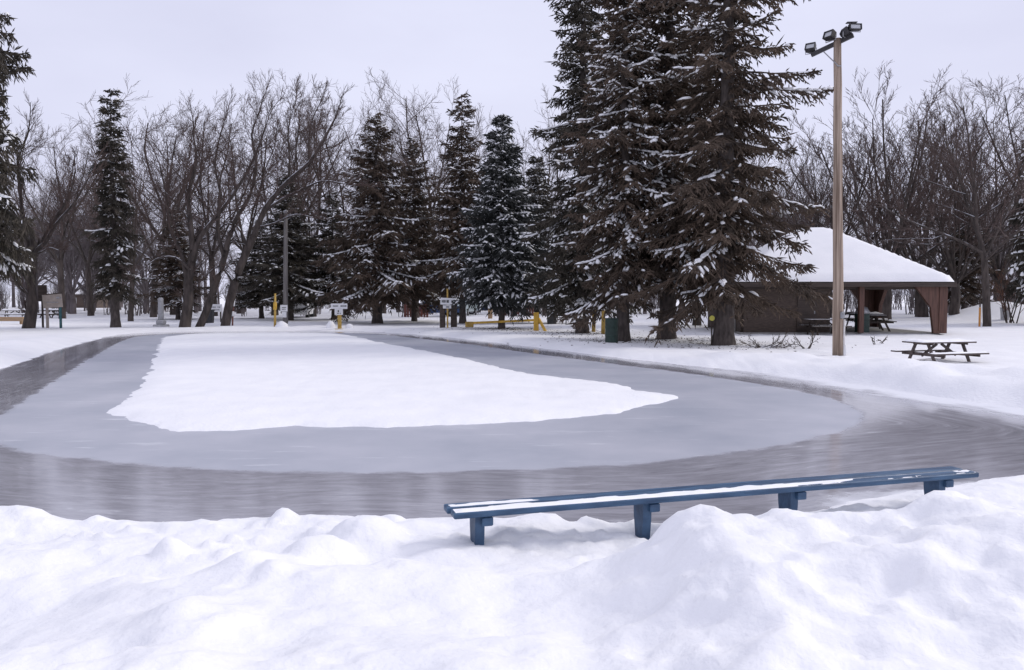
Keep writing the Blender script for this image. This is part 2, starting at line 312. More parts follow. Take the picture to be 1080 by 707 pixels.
class MB:
    def __init__(s): s.v = []; s.f = []
    def add(s, V, Fs):
        k = len(s.v); s.v += [tuple(p) for p in V]; s.f += [tuple(i + k for i in f) for f in Fs]; return s
    def box(s, c, d, rot=None, taper=1.0, bev=0.0):
        V = []
        x, y, z = d[0] / 2, d[1] / 2, d[2] / 2
        if bev <= 0:
            for sz in (-1, 1):
                k = 1 if sz > 0 else taper
                for sx, sy in ((-1, -1), (1, -1), (1, 1), (-1, 1)): V.append(Vector((sx * x * k, sy * y * k, sz * z)))
            Fs = [(3, 2, 1, 0), (4, 5, 6, 7), (0, 1, 5, 4), (1, 2, 6, 5), (2, 3, 7, 6), (3, 0, 4, 7)]
        else:                                # chamfered box: rings
            b = min(bev, x * .8, y * .8, z * .8); Fs = []
            for zz, inn in ((-z, b), (-z + b, 0), (z - b, 0), (z, b)):
                k = 1 if zz > 0 else taper
                ex, ey = (x - inn) * k, (y - inn) * k
                for sx, sy in ((-ex + b, -ey), (ex - b, -ey), (ex, -ey + b), (ex, ey - b), (ex - b, ey), (-ex + b, ey), (-ex, ey - b), (-ex, -ey + b)): V.append(Vector((sx, sy, zz)))
            for r in range(3):
                for i in range(8): j = (i + 1) % 8; Fs.append((r * 8 + i, r * 8 + j, r * 8 + 8 + j, r * 8 + 8 + i))
            Fs += [tuple(range(7, -1, -1)), tuple(range(24, 32))]
        if rot is not None: V = [rot @ p for p in V]
        c = Vector(c); return s.add([p + c for p in V], Fs)
    def bar(s, a, b, w, h, up=(0, 0, 1)):    # rectangular bar from a to b
        a, b = Vector(a), Vector(b); d = (b - a); ln = d.length; d.normalize(); up = Vector(up)
        y = up.cross(d)
        if y.length < 1e-4: y = Vector((0, 1, 0)).cross(d)
        y.normalize(); z = d.cross(y)
        rot = Matrix((d, y, z)).transposed()
        return s.box((a + b) / 2, (ln, w, h), rot, bev=min(w, h) * .08)
    def tube(s, pts, rad, n=10, caps=True):
        pts = [Vector(p) for p in pts]; rad = [rad] * len(pts) if isinstance(rad, (int, float)) else rad
        V = []; Fs = []; pu = None
        for i, p in enumerate(pts):
            d = (pts[min(i + 1, len(pts) - 1)] - pts[max(i - 1, 0)]).normalized()
            u = pu - d * pu.dot(d) if pu is not None else d.orthogonal()
            if u.length < 1e-5: u = d.orthogonal()
            u.normalize(); pu = u; w = d.cross(u)
            for k in range(n): a = 2 * math.pi * k / n; V.append(p + (u * math.cos(a) + w * math.sin(a)) * rad[i])
        for i in range(len(pts) - 1):
            for k in range(n): j = (k + 1) % n; Fs.append((i * n + k, i * n + j, (i + 1) * n + j, (i + 1) * n + k))
        if caps: Fs += [tuple(range(n - 1, -1, -1)), tuple(range((len(pts) - 1) * n, len(pts) * n))]
        return s.add(V, Fs)
    def prism(s, poly, a, b, ax='y'):        # polygon in the x-z plane, swept from y=a to y=b ('x': polygon y-z swept in x)
        n = len(poly); V = []
        for q in (a, b):
            for p in poly: V.append((p[0], q, p[1]) if ax == 'y' else ((q, p[0], p[1]) if ax == 'x' else (p[0], p[1], q)))
        Fs = [tuple(range(n)), tuple(range(2 * n - 1, n - 1, -1))] + [(i, n + i, n + (i + 1) % n, (i + 1) % n) for i in range(n)]
        return s.add(V, Fs)
    def build(s, name, m, parent=None, smooth=False, label=None):
        me = bpy.data.meshes.new(name); me.from_pydata(s.v, [], s.f); me.update()
        import bmesh
        bm = bmesh.new(); bm.from_mesh(me); bmesh.ops.recalc_face_normals(bm, faces=bm.faces); bm.to_mesh(me); bm.free()
        if smooth: me.polygons.foreach_set('use_smooth', np.full(len(me.polygons), True))
        o = link(name, me, m, parent)
        if label: o['label'] = label
        return o
def snow_slab(x0, x1, y0, y1, z, t, seed, res=.05, rag=.12):
    """thin uneven layer of snow with rounded edges on a flat board"""
    nx = max(4, int((x1 - x0) / res)); ny = max(3, int((y1 - y0) / res))
    X, Y = np.meshgrid(np.linspace(x0, x1, nx + 1), np.linspace(y0, y1, ny + 1))
    e = np.minimum(np.minimum(X - x0, x1 - X), np.minimum(Y - y0, y1 - Y)) - np.minimum(.03, (y1 - y0) * rag) * np.clip(.5 + 1.2 * fbm(X * 7, Y * 7, seed + 20, 3), 0, 2)
    Z = z + t * np.sqrt(np.clip(e / (t * 1.2), 0, 1)) * (.75 + .6 * fbm(X * 4 + seed, Y * 9, seed, 3))
    V = np.stack([X, Y, np.maximum(Z, z)], -1).reshape(-1, 3)
    i = np.arange(ny * (nx + 1)).reshape(ny, nx + 1)[:, :nx].ravel()
    Q = np.stack([i, i + 1, i + nx + 2, i + nx + 1], 1)
    return V, Q

# ------------------------------------------------------------------ the ground and the ice
def axis(lo, hi, fine_lo, fine_hi, step, g):
    a = [fine_lo + step * i for i in range(int((fine_hi - fine_lo) / step) + 1)]
    s = step; p = a[-1]
    while p < hi: s = min(s * g, max(.26, (p - fine_hi) * .06) if p < 60 else s * g); p += s; a.append(p)
    s = step; p = a[0]; b = []
    while p > lo: s = min(s * g, max(.26, (fine_lo - p) * .06) if p > -60 else s * g); p -= s; b.append(p)
    return np.array(b[::-1] + a)
ax_ = axis(-1500, 1500, -5.0, 6.2, .044, 1.04); ay_ = axis(-200, 2200, 2.7, 8.4, .034, 1.035)
X, Y = np.meshgrid(ax_, ay_); Z = height(X.ravel(), Y.ravel())
V = np.stack([X.ravel(), Y.ravel(), Z], 1); nx = len(ax_)
i = (np.arange(len(ay_) - 1)[:, None] * nx + np.arange(nx - 1)[None, :]).ravel()
link('snow_ground', mesh_np('snow_ground', V, Q=np.stack([i, i + 1, i + nx + 1, i + nx], 1), smooth=True), 'snow', kind='structure')

gx = np.arange(-32, 22, .26); gy = np.arange(5.6, 47, .2)
X, Y = np.meshgrid(gx, gy); V = np.stack([X.ravel(), Y.ravel(), np.zeros(X.size)], 1); nx = len(gx)
i = (np.arange(len(gy) - 1)[:, None] * nx + np.arange(nx - 1)[None, :]).ravel()
me = mesh_np('ice', V, Q=np.stack([i, i + 1, i + nx + 1, i + nx], 1), smooth=True)
sdv = sdpoly(V[:, 0], V[:, 1], ICE); cx, cy = -3.0, 17.0
an = np.arctan2((V[:, 1] - cy) / 1.3, V[:, 0] - cx)
tr = me.attributes.new('track', 'FLOAT_VECTOR', 'POINT'); tr.data.foreach_set('vector', np.stack([np.cos(an), np.sin(an), sdv], 1).astype(np.float32).ravel())
dd = np.clip(1 + sdv / 1.1, 0, 1) * .34 + .30 * np.clip(1 + sdv / 2.2, 0, 1) * sst(2, 6, V[:, 0]) * sst(9, 12, V[:, 1]) + .30 * sst(5.0, 7.5, V[:, 0]) * sst(11, 13.5, V[:, 1]) * sst(24, 17, V[:, 1]) \
    + .3 * np.clip(1 + sdv / .9, 0, 1) * sst(2, 3.5, V[:, 0]) * sst(9, 8, V[:, 1])
du = me.attributes.new('dust', 'FLOAT', 'POINT'); du.data.foreach_set('value', dd.astype(np.float32))
me.attributes.new('fresh', 'FLOAT', 'POINT').data.foreach_set('value', (-sdpoly(V[:, 0], V[:, 1], FRESH)).astype(np.float32))
link('rink_ice', me, 'ice', kind='structure')

# ------------------------------------------------------------------ conifers
def rot_frames(d):
    d = d / (np.linalg.norm(d, axis=1, keepdims=True) + 1e-9)
    up = np.tile(np.array([0, 0, 1.0]), (len(d), 1)); up[np.abs(d[:, 2]) > .95] = (1, 0, 0)
    a = np.cross(up, d); a /= np.linalg.norm(a, axis=1, keepdims=True); return d, a, np.cross(d, a)
def spindles(A, B, w, rng, k=.45):
    """three-sided needle sprays from A to B, thickest at k"""
    n = len(A); d, a, u = rot_frames(B - A); mid = A + (B - A) * k
    ph = rng.rand(n) * 6.28; V = np.empty((n, 5, 3)); V[:, 0] = A; V[:, 4] = B
    for j in range(3):
        t = ph + j * 2.094; V[:, 1 + j] = mid + (a * np.cos(t)[:, None] + u * np.sin(t)[:, None]) * w[:, None]
    T = np.array([(0, 2, 1), (0, 3, 2), (0, 1, 3), (1, 2, 4), (2, 3, 4), (3, 1, 4)])
    return V.reshape(-1, 3), (T[None] + (np.arange(n) * 5)[:, None, None]).reshape(-1, 3)
def clumps(C, D, ln, wd, ht, rng):
    """low rounded lumps of snow lying along direction D"""
    n = len(C); d, a, u = rot_frames(D); V = np.empty((n, 11, 3))
    ring = [(math.cos(t), math.sin(t)) for t in np.arange(5) * 2 * math.pi / 5]
    for j, (cx, sx) in enumerate(ring):
        jt = .55 + .8 * rng.rand(n)
        V[:, j] = C + d * (cx * ln * jt)[:, None] + a * (sx * wd * jt)[:, None] - np.array([0, 0, 1.0]) * (ht * .25)[:, None]
        jt = .3 + .55 * rng.rand(n)
        V[:, 5 + j] = C + d * (cx * ln * jt)[:, None] + a * (sx * wd * jt)[:, None] + np.array([0, 0, 1.0]) * (ht * .75)[:, None]
    V[:, 10] = C + np.array([0, 0, 1.0]) * ht[:, None]
    T = []
    for j in range(5): k = (j + 1) % 5; T += [(j, k, 5 + k), (j, 5 + k, 5 + j), (5 + j, 5 + k, 10)]
    T += [(0, 2, 1), (0, 3, 2), (0, 4, 3)]
    return V.reshape(-1, 3), (np.array(T)[None] + (np.arange(n) * 11)[:, None, None]).reshape(-1, 3)
def spruce_meshes(name, H, Rmax, base, seed, snow=.5, dens=1.0, droop=.35, ragged=.35, top_pow=.8, trunk_r=None, twig=.34, lean=0.0, gap=0.0, clump=.3):
    rng = np.random.RandomState(seed); rr = random.Random(seed)
    tr_ = trunk_r or H * .014
    ks = [0, .06, .25, .5, .75, 1]
    tx = lambda z: lean * (z / H) ** 1.5
    mb = MB()
    zz = [-.2, .12, .5, 1.2, H * .25, H * .5, H * .75, H * .97]
    rd = [tr_ * 1.45, tr_ * 1.3, tr_ * 1.08, tr_, tr_ * .85, tr_ * .6, tr_ * .32, .015]
    mb.tube([(tx(max(z, 0)) + rr.uniform(-.04, .04) * (z > 1), rr.uniform(-.04, .04) * (z > 1), z) for z in zz], rd, 10)
    fA, fB, fW = [], [], []; sC, sD, sL, sWd, sH = [], [], [], [], []
    z = base
    sect = [[rr.uniform(1 - clump, 1 + clump * .55) for _ in range(9)] for _ in range(40)]
    while z < H - .15:
        f = (z - base) / (H - base)
        prof = Rmax * ((1 - f) ** top_pow) * (.62 + .38 * min(1, (f + .05) * 6)) + .12
        nb = max(3, int(round((5.2 if f < .8 else 4.2) * dens)))
        a0 = rr.uniform(0, 6.28)
        for b_ in range(nb):
            az = a0 + b_ * 6.283 / nb + rr.uniform(-.35, .35)
            ln = prof * sect[int(z / (H * .075))][int(az / 6.2832 * 9) % 9] * rr.uniform(1 - ragged, 1 + ragged * .55)
            if gap and rr.random() < gap: continue
            if ln < .1: continue
            z0 = z + rr.uniform(-.32, .32)
            up0 = .55 * f - .08 + rr.uniform(-.1, .1); dr = droop * (1 - f * .75) * rr.uniform(.7, 1.3)
            n = max(3, int(ln / .16)); t = (np.arange(n) + .6) / n
            hd = np.array([math.cos(az), math.sin(az), 0]); sdv = np.array([-math.sin(az), math.cos(az), 0])
            bend = rr.uniform(-.12, .12)
            zc = up0 * t - dr * 1.35 * t ** 1.5 + dr * .62 * t ** 3.2
            C = np.array([tx(z0), 0, z0]) + ln * (hd * t[:, None] + sdv * (bend * t ** 2)[:, None]); C[:, 2] += ln * zc
            # the bare woody spine
            dC = np.gradient(C, axis=0); dC /= np.linalg.norm(dC, axis=1, keepdims=True) + 1e-9
            fA.append(C - dC * .12); fB.append(C + dC * .26); fW.append(np.full(n, .035))
            mb.tube([C[0] - dC[0] * .3, C[n // 2], C[-1]], [.035 * (1 - f) + .012, .016, .005], 3, caps=False) if (ln > 1.2 and n > 3) else None
            prob = rr.uniform(.8, 1.25) if rr.random() < snow * .5 else .2 * snow
            # dense tuft of short sprays over the outer end
            k = max(5, int(ln * 7)); q = 1 - .42 * rng.rand(k) ** 1.3; ii = np.clip((q * n).astype(int), 0, n - 1)
            St = C[ii] + rng.randn(k, 3) * .05; dd = dC[ii] * .7 + rng.randn(k, 3) * np.array([.55, .55, .5]); dd[:, 2] -= .15
            fA.append(St); fB.append(St + dd * (twig * (.5 + .5 * rng.rand(k)))[:, None]); fW.append(.026 + .022 * rng.rand(k))
            for sgn in (-1, 1):
                keep = rng.rand(n) < .92
                m = keep.sum()
                if m == 0: continue
                Cs, tt = C[keep], t[keep]
                sl = np.minimum((.30 + .62 * (ln / 3) * np.clip((1 - tt) * 1.6 + .12, 0, 1)), .85) * (.6 + .7 * rng.rand(m)) * (twig / .34)
                ang = .75 + .35 * rng.rand(m)
                D = dC[keep] * np.cos(ang)[:, None] + sdv * (sgn * np.sin(ang))[:, None]; D[:, 2] -= .12 + .75 * rng.rand(m) * (1 - f * .6)
                E = Cs + D * sl[:, None]
                fA.append(Cs); fB.append(E); fW.append(.030 + .018 * rng.rand(m))
                for q in (.35, .62, .85):
                    for s2 in (-1, 1):
                        g = rng.rand(m) < (.85 if q < .8 else .6)
                        if g.sum() == 0: continue
                        St = Cs[g] + (E - Cs)[g] * q; k = g.sum()
                        dd = D[g] * .75 + s2 * (.45 + .3 * rng.rand(k))[:, None] * np.cross(D[g], np.array([0, 0, 1.0])); dd[:, 2] += rng.uniform(-.95, .25, k)
                        l2 = twig * (.42 + .5 * rng.rand(k)) * np.clip(sl[g] / .5, .5, 1.1)
                        fA.append(St); fB.append(St + dd * l2[:, None]); fW.append(.024 + .018 * rng.rand(k))
                hs = (rng.rand(m) < prob * .62) & (sl > .15)
                if hs.any():
                    k = hs.sum(); q = .35 + .45 * rng.rand(k)
                    sC.append(Cs[hs] + (E - Cs)[hs] * q[:, None] + np.array([0, 0, .025])); sD.append(D[hs])
                    sL.append(sl[hs] * (.15 + .30 * rng.rand(k))); sWd.append(.03 + .10 * rng.rand(k) ** 1.5); sH.append(.025 + .06 * rng.rand(k))
            hs = rng.rand(n) < prob * .85
            if hs.any():
                k = hs.sum(); sC.append(C[hs] + np.array([0, 0, .03])); sD.append(dC[hs]); sL.append(.12 + .2 * rng.rand(k)); sWd.append(.05 + .10 * rng.rand(k)); sH.append(.035 + .06 * rng.rand(k))
        z += (.34 if H > 12 else .27) * rr.uniform(.75, 1.25) / max(.8, dens ** .5)
    fA = np.concatenate(fA); fB = np.concatenate(fB); fW = np.concatenate(fW)
    V, T = spindles(fA, fB, fW, rng); crown = mesh_np(name + '_crown', V, T=T)
    if sC:
        V, T = clumps(np.concatenate(sC), np.concatenate(sD), np.concatenate(sL), np.concatenate(sWd), np.concatenate(sH), rng); sm = mesh_np(name + '_snow', V, T=T, smooth=True)
    else: sm = None
    tm = bpy.data.meshes.new(name + '_trunk'); tm.from_pydata(mb.v, [], mb.f); tm.update(); tm.polygons.foreach_set('use_smooth', np.full(len(tm.polygons), True))
    return tm, crown, sm
def conifer(name, meshes, loc, rz, label, needle, group='snow-dusted conifers round the rink', scale=1.0, cat='conifer tree'):
    t = thing(name, label, cat, loc, rz, group); t.scale = (scale,) * 3
    tm, cm, sm = meshes
    link('trunk', tm, 'spruce_bark', t); c = link('crown', cm, needle, t)
    if c.data.materials[0] != M[needle]: c.material_slots[0].link = 'OBJECT'; c.material_slots[0].material = M[needle]
    if sm: link('snow_load', sm, 'tree_snow', c, kind='stuff')
    return t

def hgt(px, ytop, D): return EYE + (HZ - ytop) / F * D - GZ
def wid(p, D): return p * D / F
# px, base row, top row, crown bottom row, half-width px, seed, snow, needle, options, label
SPR = [
 (122, 345, 97, 306, 20, 1, .30, 'needle', dict(dens=1.0, ragged=.45, droop=.5, top_pow=.5, trunk_r=.24), 'slim dark spruce standing alone among bare trees at the left'),
 (398, 341, 121, 308, 60, 2, .55, 'needle_brown', dict(dens=1.05, top_pow=.85, trunk_r=.30), 'broad brownish spruce behind the low white T-shaped sign'),
 (488, 341, 106, 300, 44, 3, .40, 'needle_brown', dict(dens=.95, ragged=.42, top_pow=.75), 'tall brown-topped spruce rising behind the wordy white sign'),
 (529, 347, 123, 308, 50, 4, 1.25, 'needle_blue', dict(dens=1.15, droop=.30, ragged=.25, top_pow=.9, clump=.2, trunk_r=.17), 'bluish spruce with the heaviest snow, behind the yellow barrier'),
 (614, 351, -170, 312, 46, 5, .60, 'needle', dict(dens=.95, ragged=.45, droop=.5, top_pow=.55, clump=.4, trunk_r=.28, twig=.28), 'leftmost of the very tall spruces cut off by the picture top'),
 (657, 359, -190, 300, 62, 6, .95, 'needle_brown', dict(dens=.95, ragged=.4, droop=.5, top_pow=.6, clump=.35, trunk_r=.26, twig=.28), 'very tall snow-flecked spruce just behind the green litter barrel'),
 (703, 358, -170, 292, 60, 7, .70, 'needle_brown', dict(dens=.9, ragged=.42, droop=.45, top_pow=.6, clump=.35, trunk_r=.33, twig=.28), 'very tall spruce in the middle of the clump by the shelter'),
 (763, 363, -260, 296, 82, 8, .42, 'needle_brown', dict(dens=1.0, ragged=.5, droop=.46, top_pow=.55, gap=.08, clump=.45, trunk_r=.36, twig=.28), 'tallest open-branched spruce nearest the shelter roof, with thick trunk'),
]
for i, (px, by, ty, cb_, hw, seed, sn, nd, op, lab) in enumerate(SPR):
    g = ground(px, by, .05); D = g.y
    H = hgt(px, ty, D); base = hgt(px, cb_, D)
    ms = spruce_meshes('spruce%d' % i, H, wid(hw, D) * 1.12, max(.8, base), 100 + seed, snow=sn, **op)
    o = conifer('spruce_tree', ms, g, random.Random(i).uniform(0, 6), lab, nd)
    if i == 3: MEDIUM = ms
    if i == 2: MEDIUM2 = ms; MED2H = H
# conifers that only show as neighbours or backdrop reuse a built shape
def conifer_at(px, D, top, ms, Hproto, lab, nd, rz, name='spruce_tree', sx=1.0):
    p = atY(px, 340, D); s = hgt(px, top, D) / Hproto
    o = conifer(name, ms, (p.x, D, gz(p.x, D) - .05), rz, lab, nd, scale=s); o.scale = (s * sx, s * sx, s); return o
g_ = onz(529, 347, GZ); MEDH = hgt(529, 123, g_.y)
conifer_at(-20, 40, -150, MEDIUM2, MED2H, 'snowy spruce cut off by the left picture edge', 'needle', 1.0, sx=.55)
conifer_at(306, 58, 186, MEDIUM2, MED2H, 'dark spruce directly behind the slim grey lamp pole', 'needle', 2.0, sx=1.5)
conifer_at(276, 62, 235, MEDIUM2, MED2H, 'low dark spruce left of the slim grey lamp pole', 'needle', 4.0, sx=1.7)
conifer_at(188, 60, 222, MEDIUM2, MED2H, 'dark spruce behind the thick trunks and grey stone pillar', 'needle_brown', 5.1, sx=1.4)
conifer_at(352, 60, 205, MEDIUM2, MED2H, 'dark spruce between the grey lamp pole and the broad spruce', 'needle', .4, sx=1.3)
conifer_at(437, 56, 150, MEDIUM2, MED2H, 'spruce filling the gap between broad and brown-topped spruces', 'needle_brown', 3.3)
conifer_at(566, 52, 165, MEDIUM, MEDH, 'spruce half hidden between bluish spruce and the very tall clump', 'needle', 2.4)
conifer_at(735, 48, -10, MEDIUM2, MED2H, 'tall spruce hidden at the back of the clump by the shelter', 'needle_brown', 1.4, sx=.75)
conifer_at(1016, 66, 205, MEDIUM2, MED2H, 'brownish pine behind the right corner of the shelter', 'needle_brown', 3.9, sx=1.25)
conifer_at(1112, 50, 20, MEDIUM, MEDH, 'dark spruce cut off by the right picture edge', 'needle', 2.9, sx=.62)

# ------------------------------------------------------------------ bare broadleaf trees
class Tree:
    def __init__(s, seed, rmin=.0095): s.r = random.Random(seed); s.br = []; s.rmin = rmin
    def limb(s, pts, r0, r1): s.br.append(([Vector(p) for p in pts], r0, r1))
    def grow(s, p, d, ln, r, lev, cnt, up=.12, wig=.16, spread=(.45, .95), ratio=.62, tmin=.25):
        R_ = s.r; n = (6, 5, 5, 4, 3, 3)[min(lev, 5)]; pts = [p.copy()]; d = d.normalized()
        for k in range(n):
            d = (d + Vector((R_.gauss(0, wig), R_.gauss(0, wig), R_.gauss(0, wig) + up))).normalized(); p = p + d * (ln / n); pts.append(p.copy())
        s.limb(pts, r, max(.005, r * .3)); s.kids(pts, ln, r, lev, cnt, up, wig, spread, ratio, tmin)
    def kids(s, pts, ln, r, lev, cnt, up, wig, spread, ratio, tmin):
        if lev >= len(cnt): return
        R_ = s.r; c = cnt[lev]; c = int(c) + (R_.random() < c % 1)
        for k in range(c):
            t = tmin + (1 - tmin) * (k + R_.random()) / c; t = min(t, .985); f = t * (len(pts) - 1); i_ = int(f); q = pts[i_].lerp(pts[min(i_ + 1, len(pts) - 1)], f - i_)
            ax = (pts[min(i_ + 1, len(pts) - 1)] - pts[i_]).normalized(); o = ax.orthogonal().normalized(); o.rotate(Matrix.Rotation(R_.uniform(0, 6.283), 3, ax))
            a = R_.uniform(*spread); dd = ax * math.cos(a) + o * math.sin(a)
            if dd.z < -.1: dd.z *= .3
            l2 = ln * ratio * R_.uniform(.65, 1.15) * (1.15 - .55 * t); r2 = max(s.rmin, r * (1 - .65 * t) * R_.uniform(.38, .60))
            s.grow(q, dd, l2, r2, lev + 1, cnt, up, wig, spread, ratio, .15)
    def meshes(s, name, split=.045):
        out_ = []
        for big in (True, False):
            V, T, k = [], [], 0
            mb_v, mb_q = [], []
            for pts, r0, r1 in s.br:
                if (r0 >= split) != big: continue
                n = 9 if r0 > .12 else (6 if r0 > .045 else (4 if r0 > .02 else 3))
                m = len(pts); P = np.array([tuple(p) for p in pts]); d = np.gradient(P, axis=0); d, a, u = rot_frames(d)
                rr = np.linspace(r0, r1, m); th = np.arange(n) * 2 * math.pi / n
                ring = P[:, None, :] + (a[:, None, :] * np.cos(th)[None, :, None] + u[:, None, :] * np.sin(th)[None, :, None]) * rr[:, None, None]
                mb_v.append(ring.reshape(-1, 3)); i_ = (np.arange(m - 1)[:, None] * n + np.arange(n)[None]).ravel(); j_ = (np.arange(m - 1)[:, None] * n + (np.arange(n)[None] + 1) % n).ravel()
                mb_q.append(np.stack([i_, j_, j_ + n, i_ + n], 1) + k); k += m * n
            out_.append(mesh_np(name + ('_trunk' if big else '_crown'), np.concatenate(mb_v), Q=np.concatenate(mb_q), smooth=True))
        return out_
def bare_proto(seed, H, style):
    t = Tree(seed, .0135 if style == 'vase' else .0095); r = t.r
    if style == 'vase':                      # dense round head of many ascending limbs
        th = H * .16; r0 = H * .017
        t.limb([(0, 0, -.3), (0, 0, .3), (r.uniform(-.1, .1), r.uniform(-.1, .1), th * .6), (0, 0, th)], r0 * 1.5, r0 * .95)
        for k in range(15):
            az = k * 2.4 + r.uniform(-.3, .3); tilt = .08 + .85 * (k / 14) ** .8
            t.grow(Vector((0, 0, th * r.uniform(.7, 1))), Vector((math.cos(az) * math.sin(tilt), math.sin(az) * math.sin(tilt), math.cos(tilt))), H * r.uniform(.62, .72) * (1.05 - tilt * .22), r0 * r.uniform(.28, .42), 1, [0, 8, 7, 6.5], up=.035, wig=.06, spread=(.28, .7), ratio=.44, tmin=.22)
    elif style == 'tall':                    # leaning forks, open head
        th = H * .26; r0 = H * .0115; lx, ly = r.uniform(-.5, .5), r.uniform(-.5, .5)
        t.limb([(0, 0, -.3), (0, 0, .3), (lx * .4, ly * .4, th * .5), (lx, ly, th)], r0 * 1.45, r0)
        for k in range(6):
            az = k * 1.15 + r.uniform(-.5, .5); tilt = r.uniform(.2, .85)
            t.grow(Vector((lx, ly, th * r.uniform(.85, 1))), Vector((math.cos(az) * math.sin(tilt), math.sin(az) * math.sin(tilt), math.cos(tilt))), H * r.uniform(.48, .60) * (1.08 - .2 * tilt), r0 * r.uniform(.36, .6), 1, [0, 9, 7, 6.5], up=.055, wig=.13, spread=(.4, .95), ratio=.5, tmin=.2)
    else:                                    # scrub: many thin stems from the ground
        for k in range(9):
            az = r.uniform(0, 6.28); tilt = r.uniform(.05, .4)
            t.grow(Vector((r.uniform(-.5, .5), r.uniform(-.5, .5), -.2)), Vector((math.cos(az) * math.sin(tilt), math.sin(az) * math.sin(tilt), math.cos(tilt))), H * r.uniform(.7, 1), .05, 2, [0, 0, 7, 5], up=.04, wig=.08, spread=(.3, .7), ratio=.42, tmin=.2)
    return t.meshes('bare%d' % seed, .04 if style != 'scrub' else .03)
def top_of(ms): return max(max(v[2] for v in o.bound_box) for o in [bpy.data.objects.new('t', m) for m in ms])
def proto(seed, H, style):
    ms = bare_proto(seed, H, style); V = np.empty(len(ms[1].vertices) * 3, np.float32); ms[1].vertices.foreach_get('co', V)
    return ms, float(V[2::3].max())
PT = [proto(11, 16, 'tall'), proto(12, 17, 'tall'), proto(13, 16, 'tall'), proto(17, 18, 'tall')]
PV = [proto(14, 17, 'vase'), proto(15, 16, 'vase')]
PS = [proto(16, 6, 'scrub')]
def bare(px, D, top, pr, rz, label, group='bare trees behind the rink', sx=1.0, name='bare_tree', twig='twig'):
    ms, h = pr; p = atY(px, 340, D); s = hgt(px, top, D) / h
    t = thing(name, label, 'tree', (p.x, D, gz(p.x, D) - .03), rz, group); t.scale = (s * sx, s * sx, s)
    link('trunk', ms[0], 'bark', t); c = link('crown', ms[1], 'twig', t)
    if twig != 'twig': c.material_slots[0].link = 'OBJECT'; c.material_slots[0].material = M[twig]
    return t
def traced(name, label, D, base, limbs, seed, cnt, group, up=.09, rot=0):
    """limbs: photo pixel paths at depth D with a small drift in depth, then grown on"""
    g = ground(*base, .05); g = Vector((atY(base[0], 340, D).x, D, gz(atY(base[0], 340, D).x, D) - .05)); t = Tree(seed); r = t.r
    for path, r0, r1, dy, kc in limbs:
        n = len(path); pts = []
        for i_, (a, b_) in enumerate(path):
            q = atY(a, b_, D); pts.append(Vector((q.x - g.x, dy * (i_ / (n - 1)) ** 1.3, q.z - g.z)))
        sm_ = catmull([tuple(p) for p in pts], 3, closed=False).tolist() + [list(pts[-1])]; pts = [Vector(p) for p in sm_]
        r0 *= .72; r1 *= .72; t.limb(pts, r0, r1)
        ln = sum((pts[k + 1] - pts[k]).length for k in range(len(pts) - 1))
        if kc:
            t.kids(pts, min(ln, 7) * .74, (r0 + r1) * .42, 1, [0, kc * 1.4, 7, 7], up, .13, (.35, .85), .55, .22)
            t.grow(pts[-1], pts[-1] - pts[-2], min(ln, 7) * .28, r1, 2, [0, 0, 9, 7], up, .12, (.3, .7), .55, .1)
    ms = t.meshes(name + str(seed), .04); o = thing('bare_tree', label, 'tree', g, 0, group)
    link('trunk', ms[0], 'bark_leaning', o); link('crown', ms[1], 'twig', o); return o
GB = 'bare trees behind the rink'
traced('left_fork', 'bare forked tree with snowy crotch beside the beige notice board', 44, (31, 347), [
    ([(29, 352), (31, 338), (33, 322), (31, 302), (33, 276)], .50, .28, .2, 2),
    ([(33, 278), (28, 258), (20, 232), (14, 200), (8, 168), (14, 140)], .22, .07, 1.2, 8),
    ([(33, 280), (40, 265), (52, 255), (66, 236), (86, 216), (104, 190)], .20, .05, -1.0, 8),
    ([(42, 262), (47, 246), (56, 228), (66, 206), (70, 178)], .14, .05, .9, 7),
    ([(33, 285), (35, 262), (36, 243)], .20, .16, -.2, 0),
    ([(30, 310), (24, 303), (16, 280), (4, 262)], .12, .04, -1.4, 5),
    ([(36, 268), (48, 266), (60, 262), (76, 266)], .09, .03, -1.2, 4)], 31, None, GB)
traced('stem_a', 'thick upright bare trunk right of the grey stone pillar', 46, (195, 344), [
    ([(194, 350), (196, 335), (198, 315), (197, 296), (203, 262)], .48, .30, .3, 2),
    ([(203, 264), (200, 235), (196, 205), (203, 170), (198, 140)], .24, .06, .8, 9),
    ([(202, 275), (212, 250), (232, 226), (252, 200), (272, 165), (285, 132)], .22, .05, -.6, 10),
    ([(198, 300), (190, 268), (176, 240), (170, 205), (160, 170)], .2, .05, 1.0, 8),
    ([(200, 285), (188, 272), (172, 274), (158, 290)], .10, .03, -1.5, 4)], 32, None, GB)
traced('stem_b', 'bare tree with a white snow streak down its leaning lower trunk', 46.5, (214, 342), [
    ([(208, 350), (216, 332), (224, 308), (232, 284), (238, 262)], .34, .22, .2, 2),
    ([(238, 264), (246, 235), (262, 206), (268, 170), (262, 140), (270, 112)], .2, .05, .8, 9),
    ([(236, 270), (228, 240), (230, 205), (222, 170), (228, 130)], .18, .05, 1.0, 8)], 33, None, GB, up=.1)
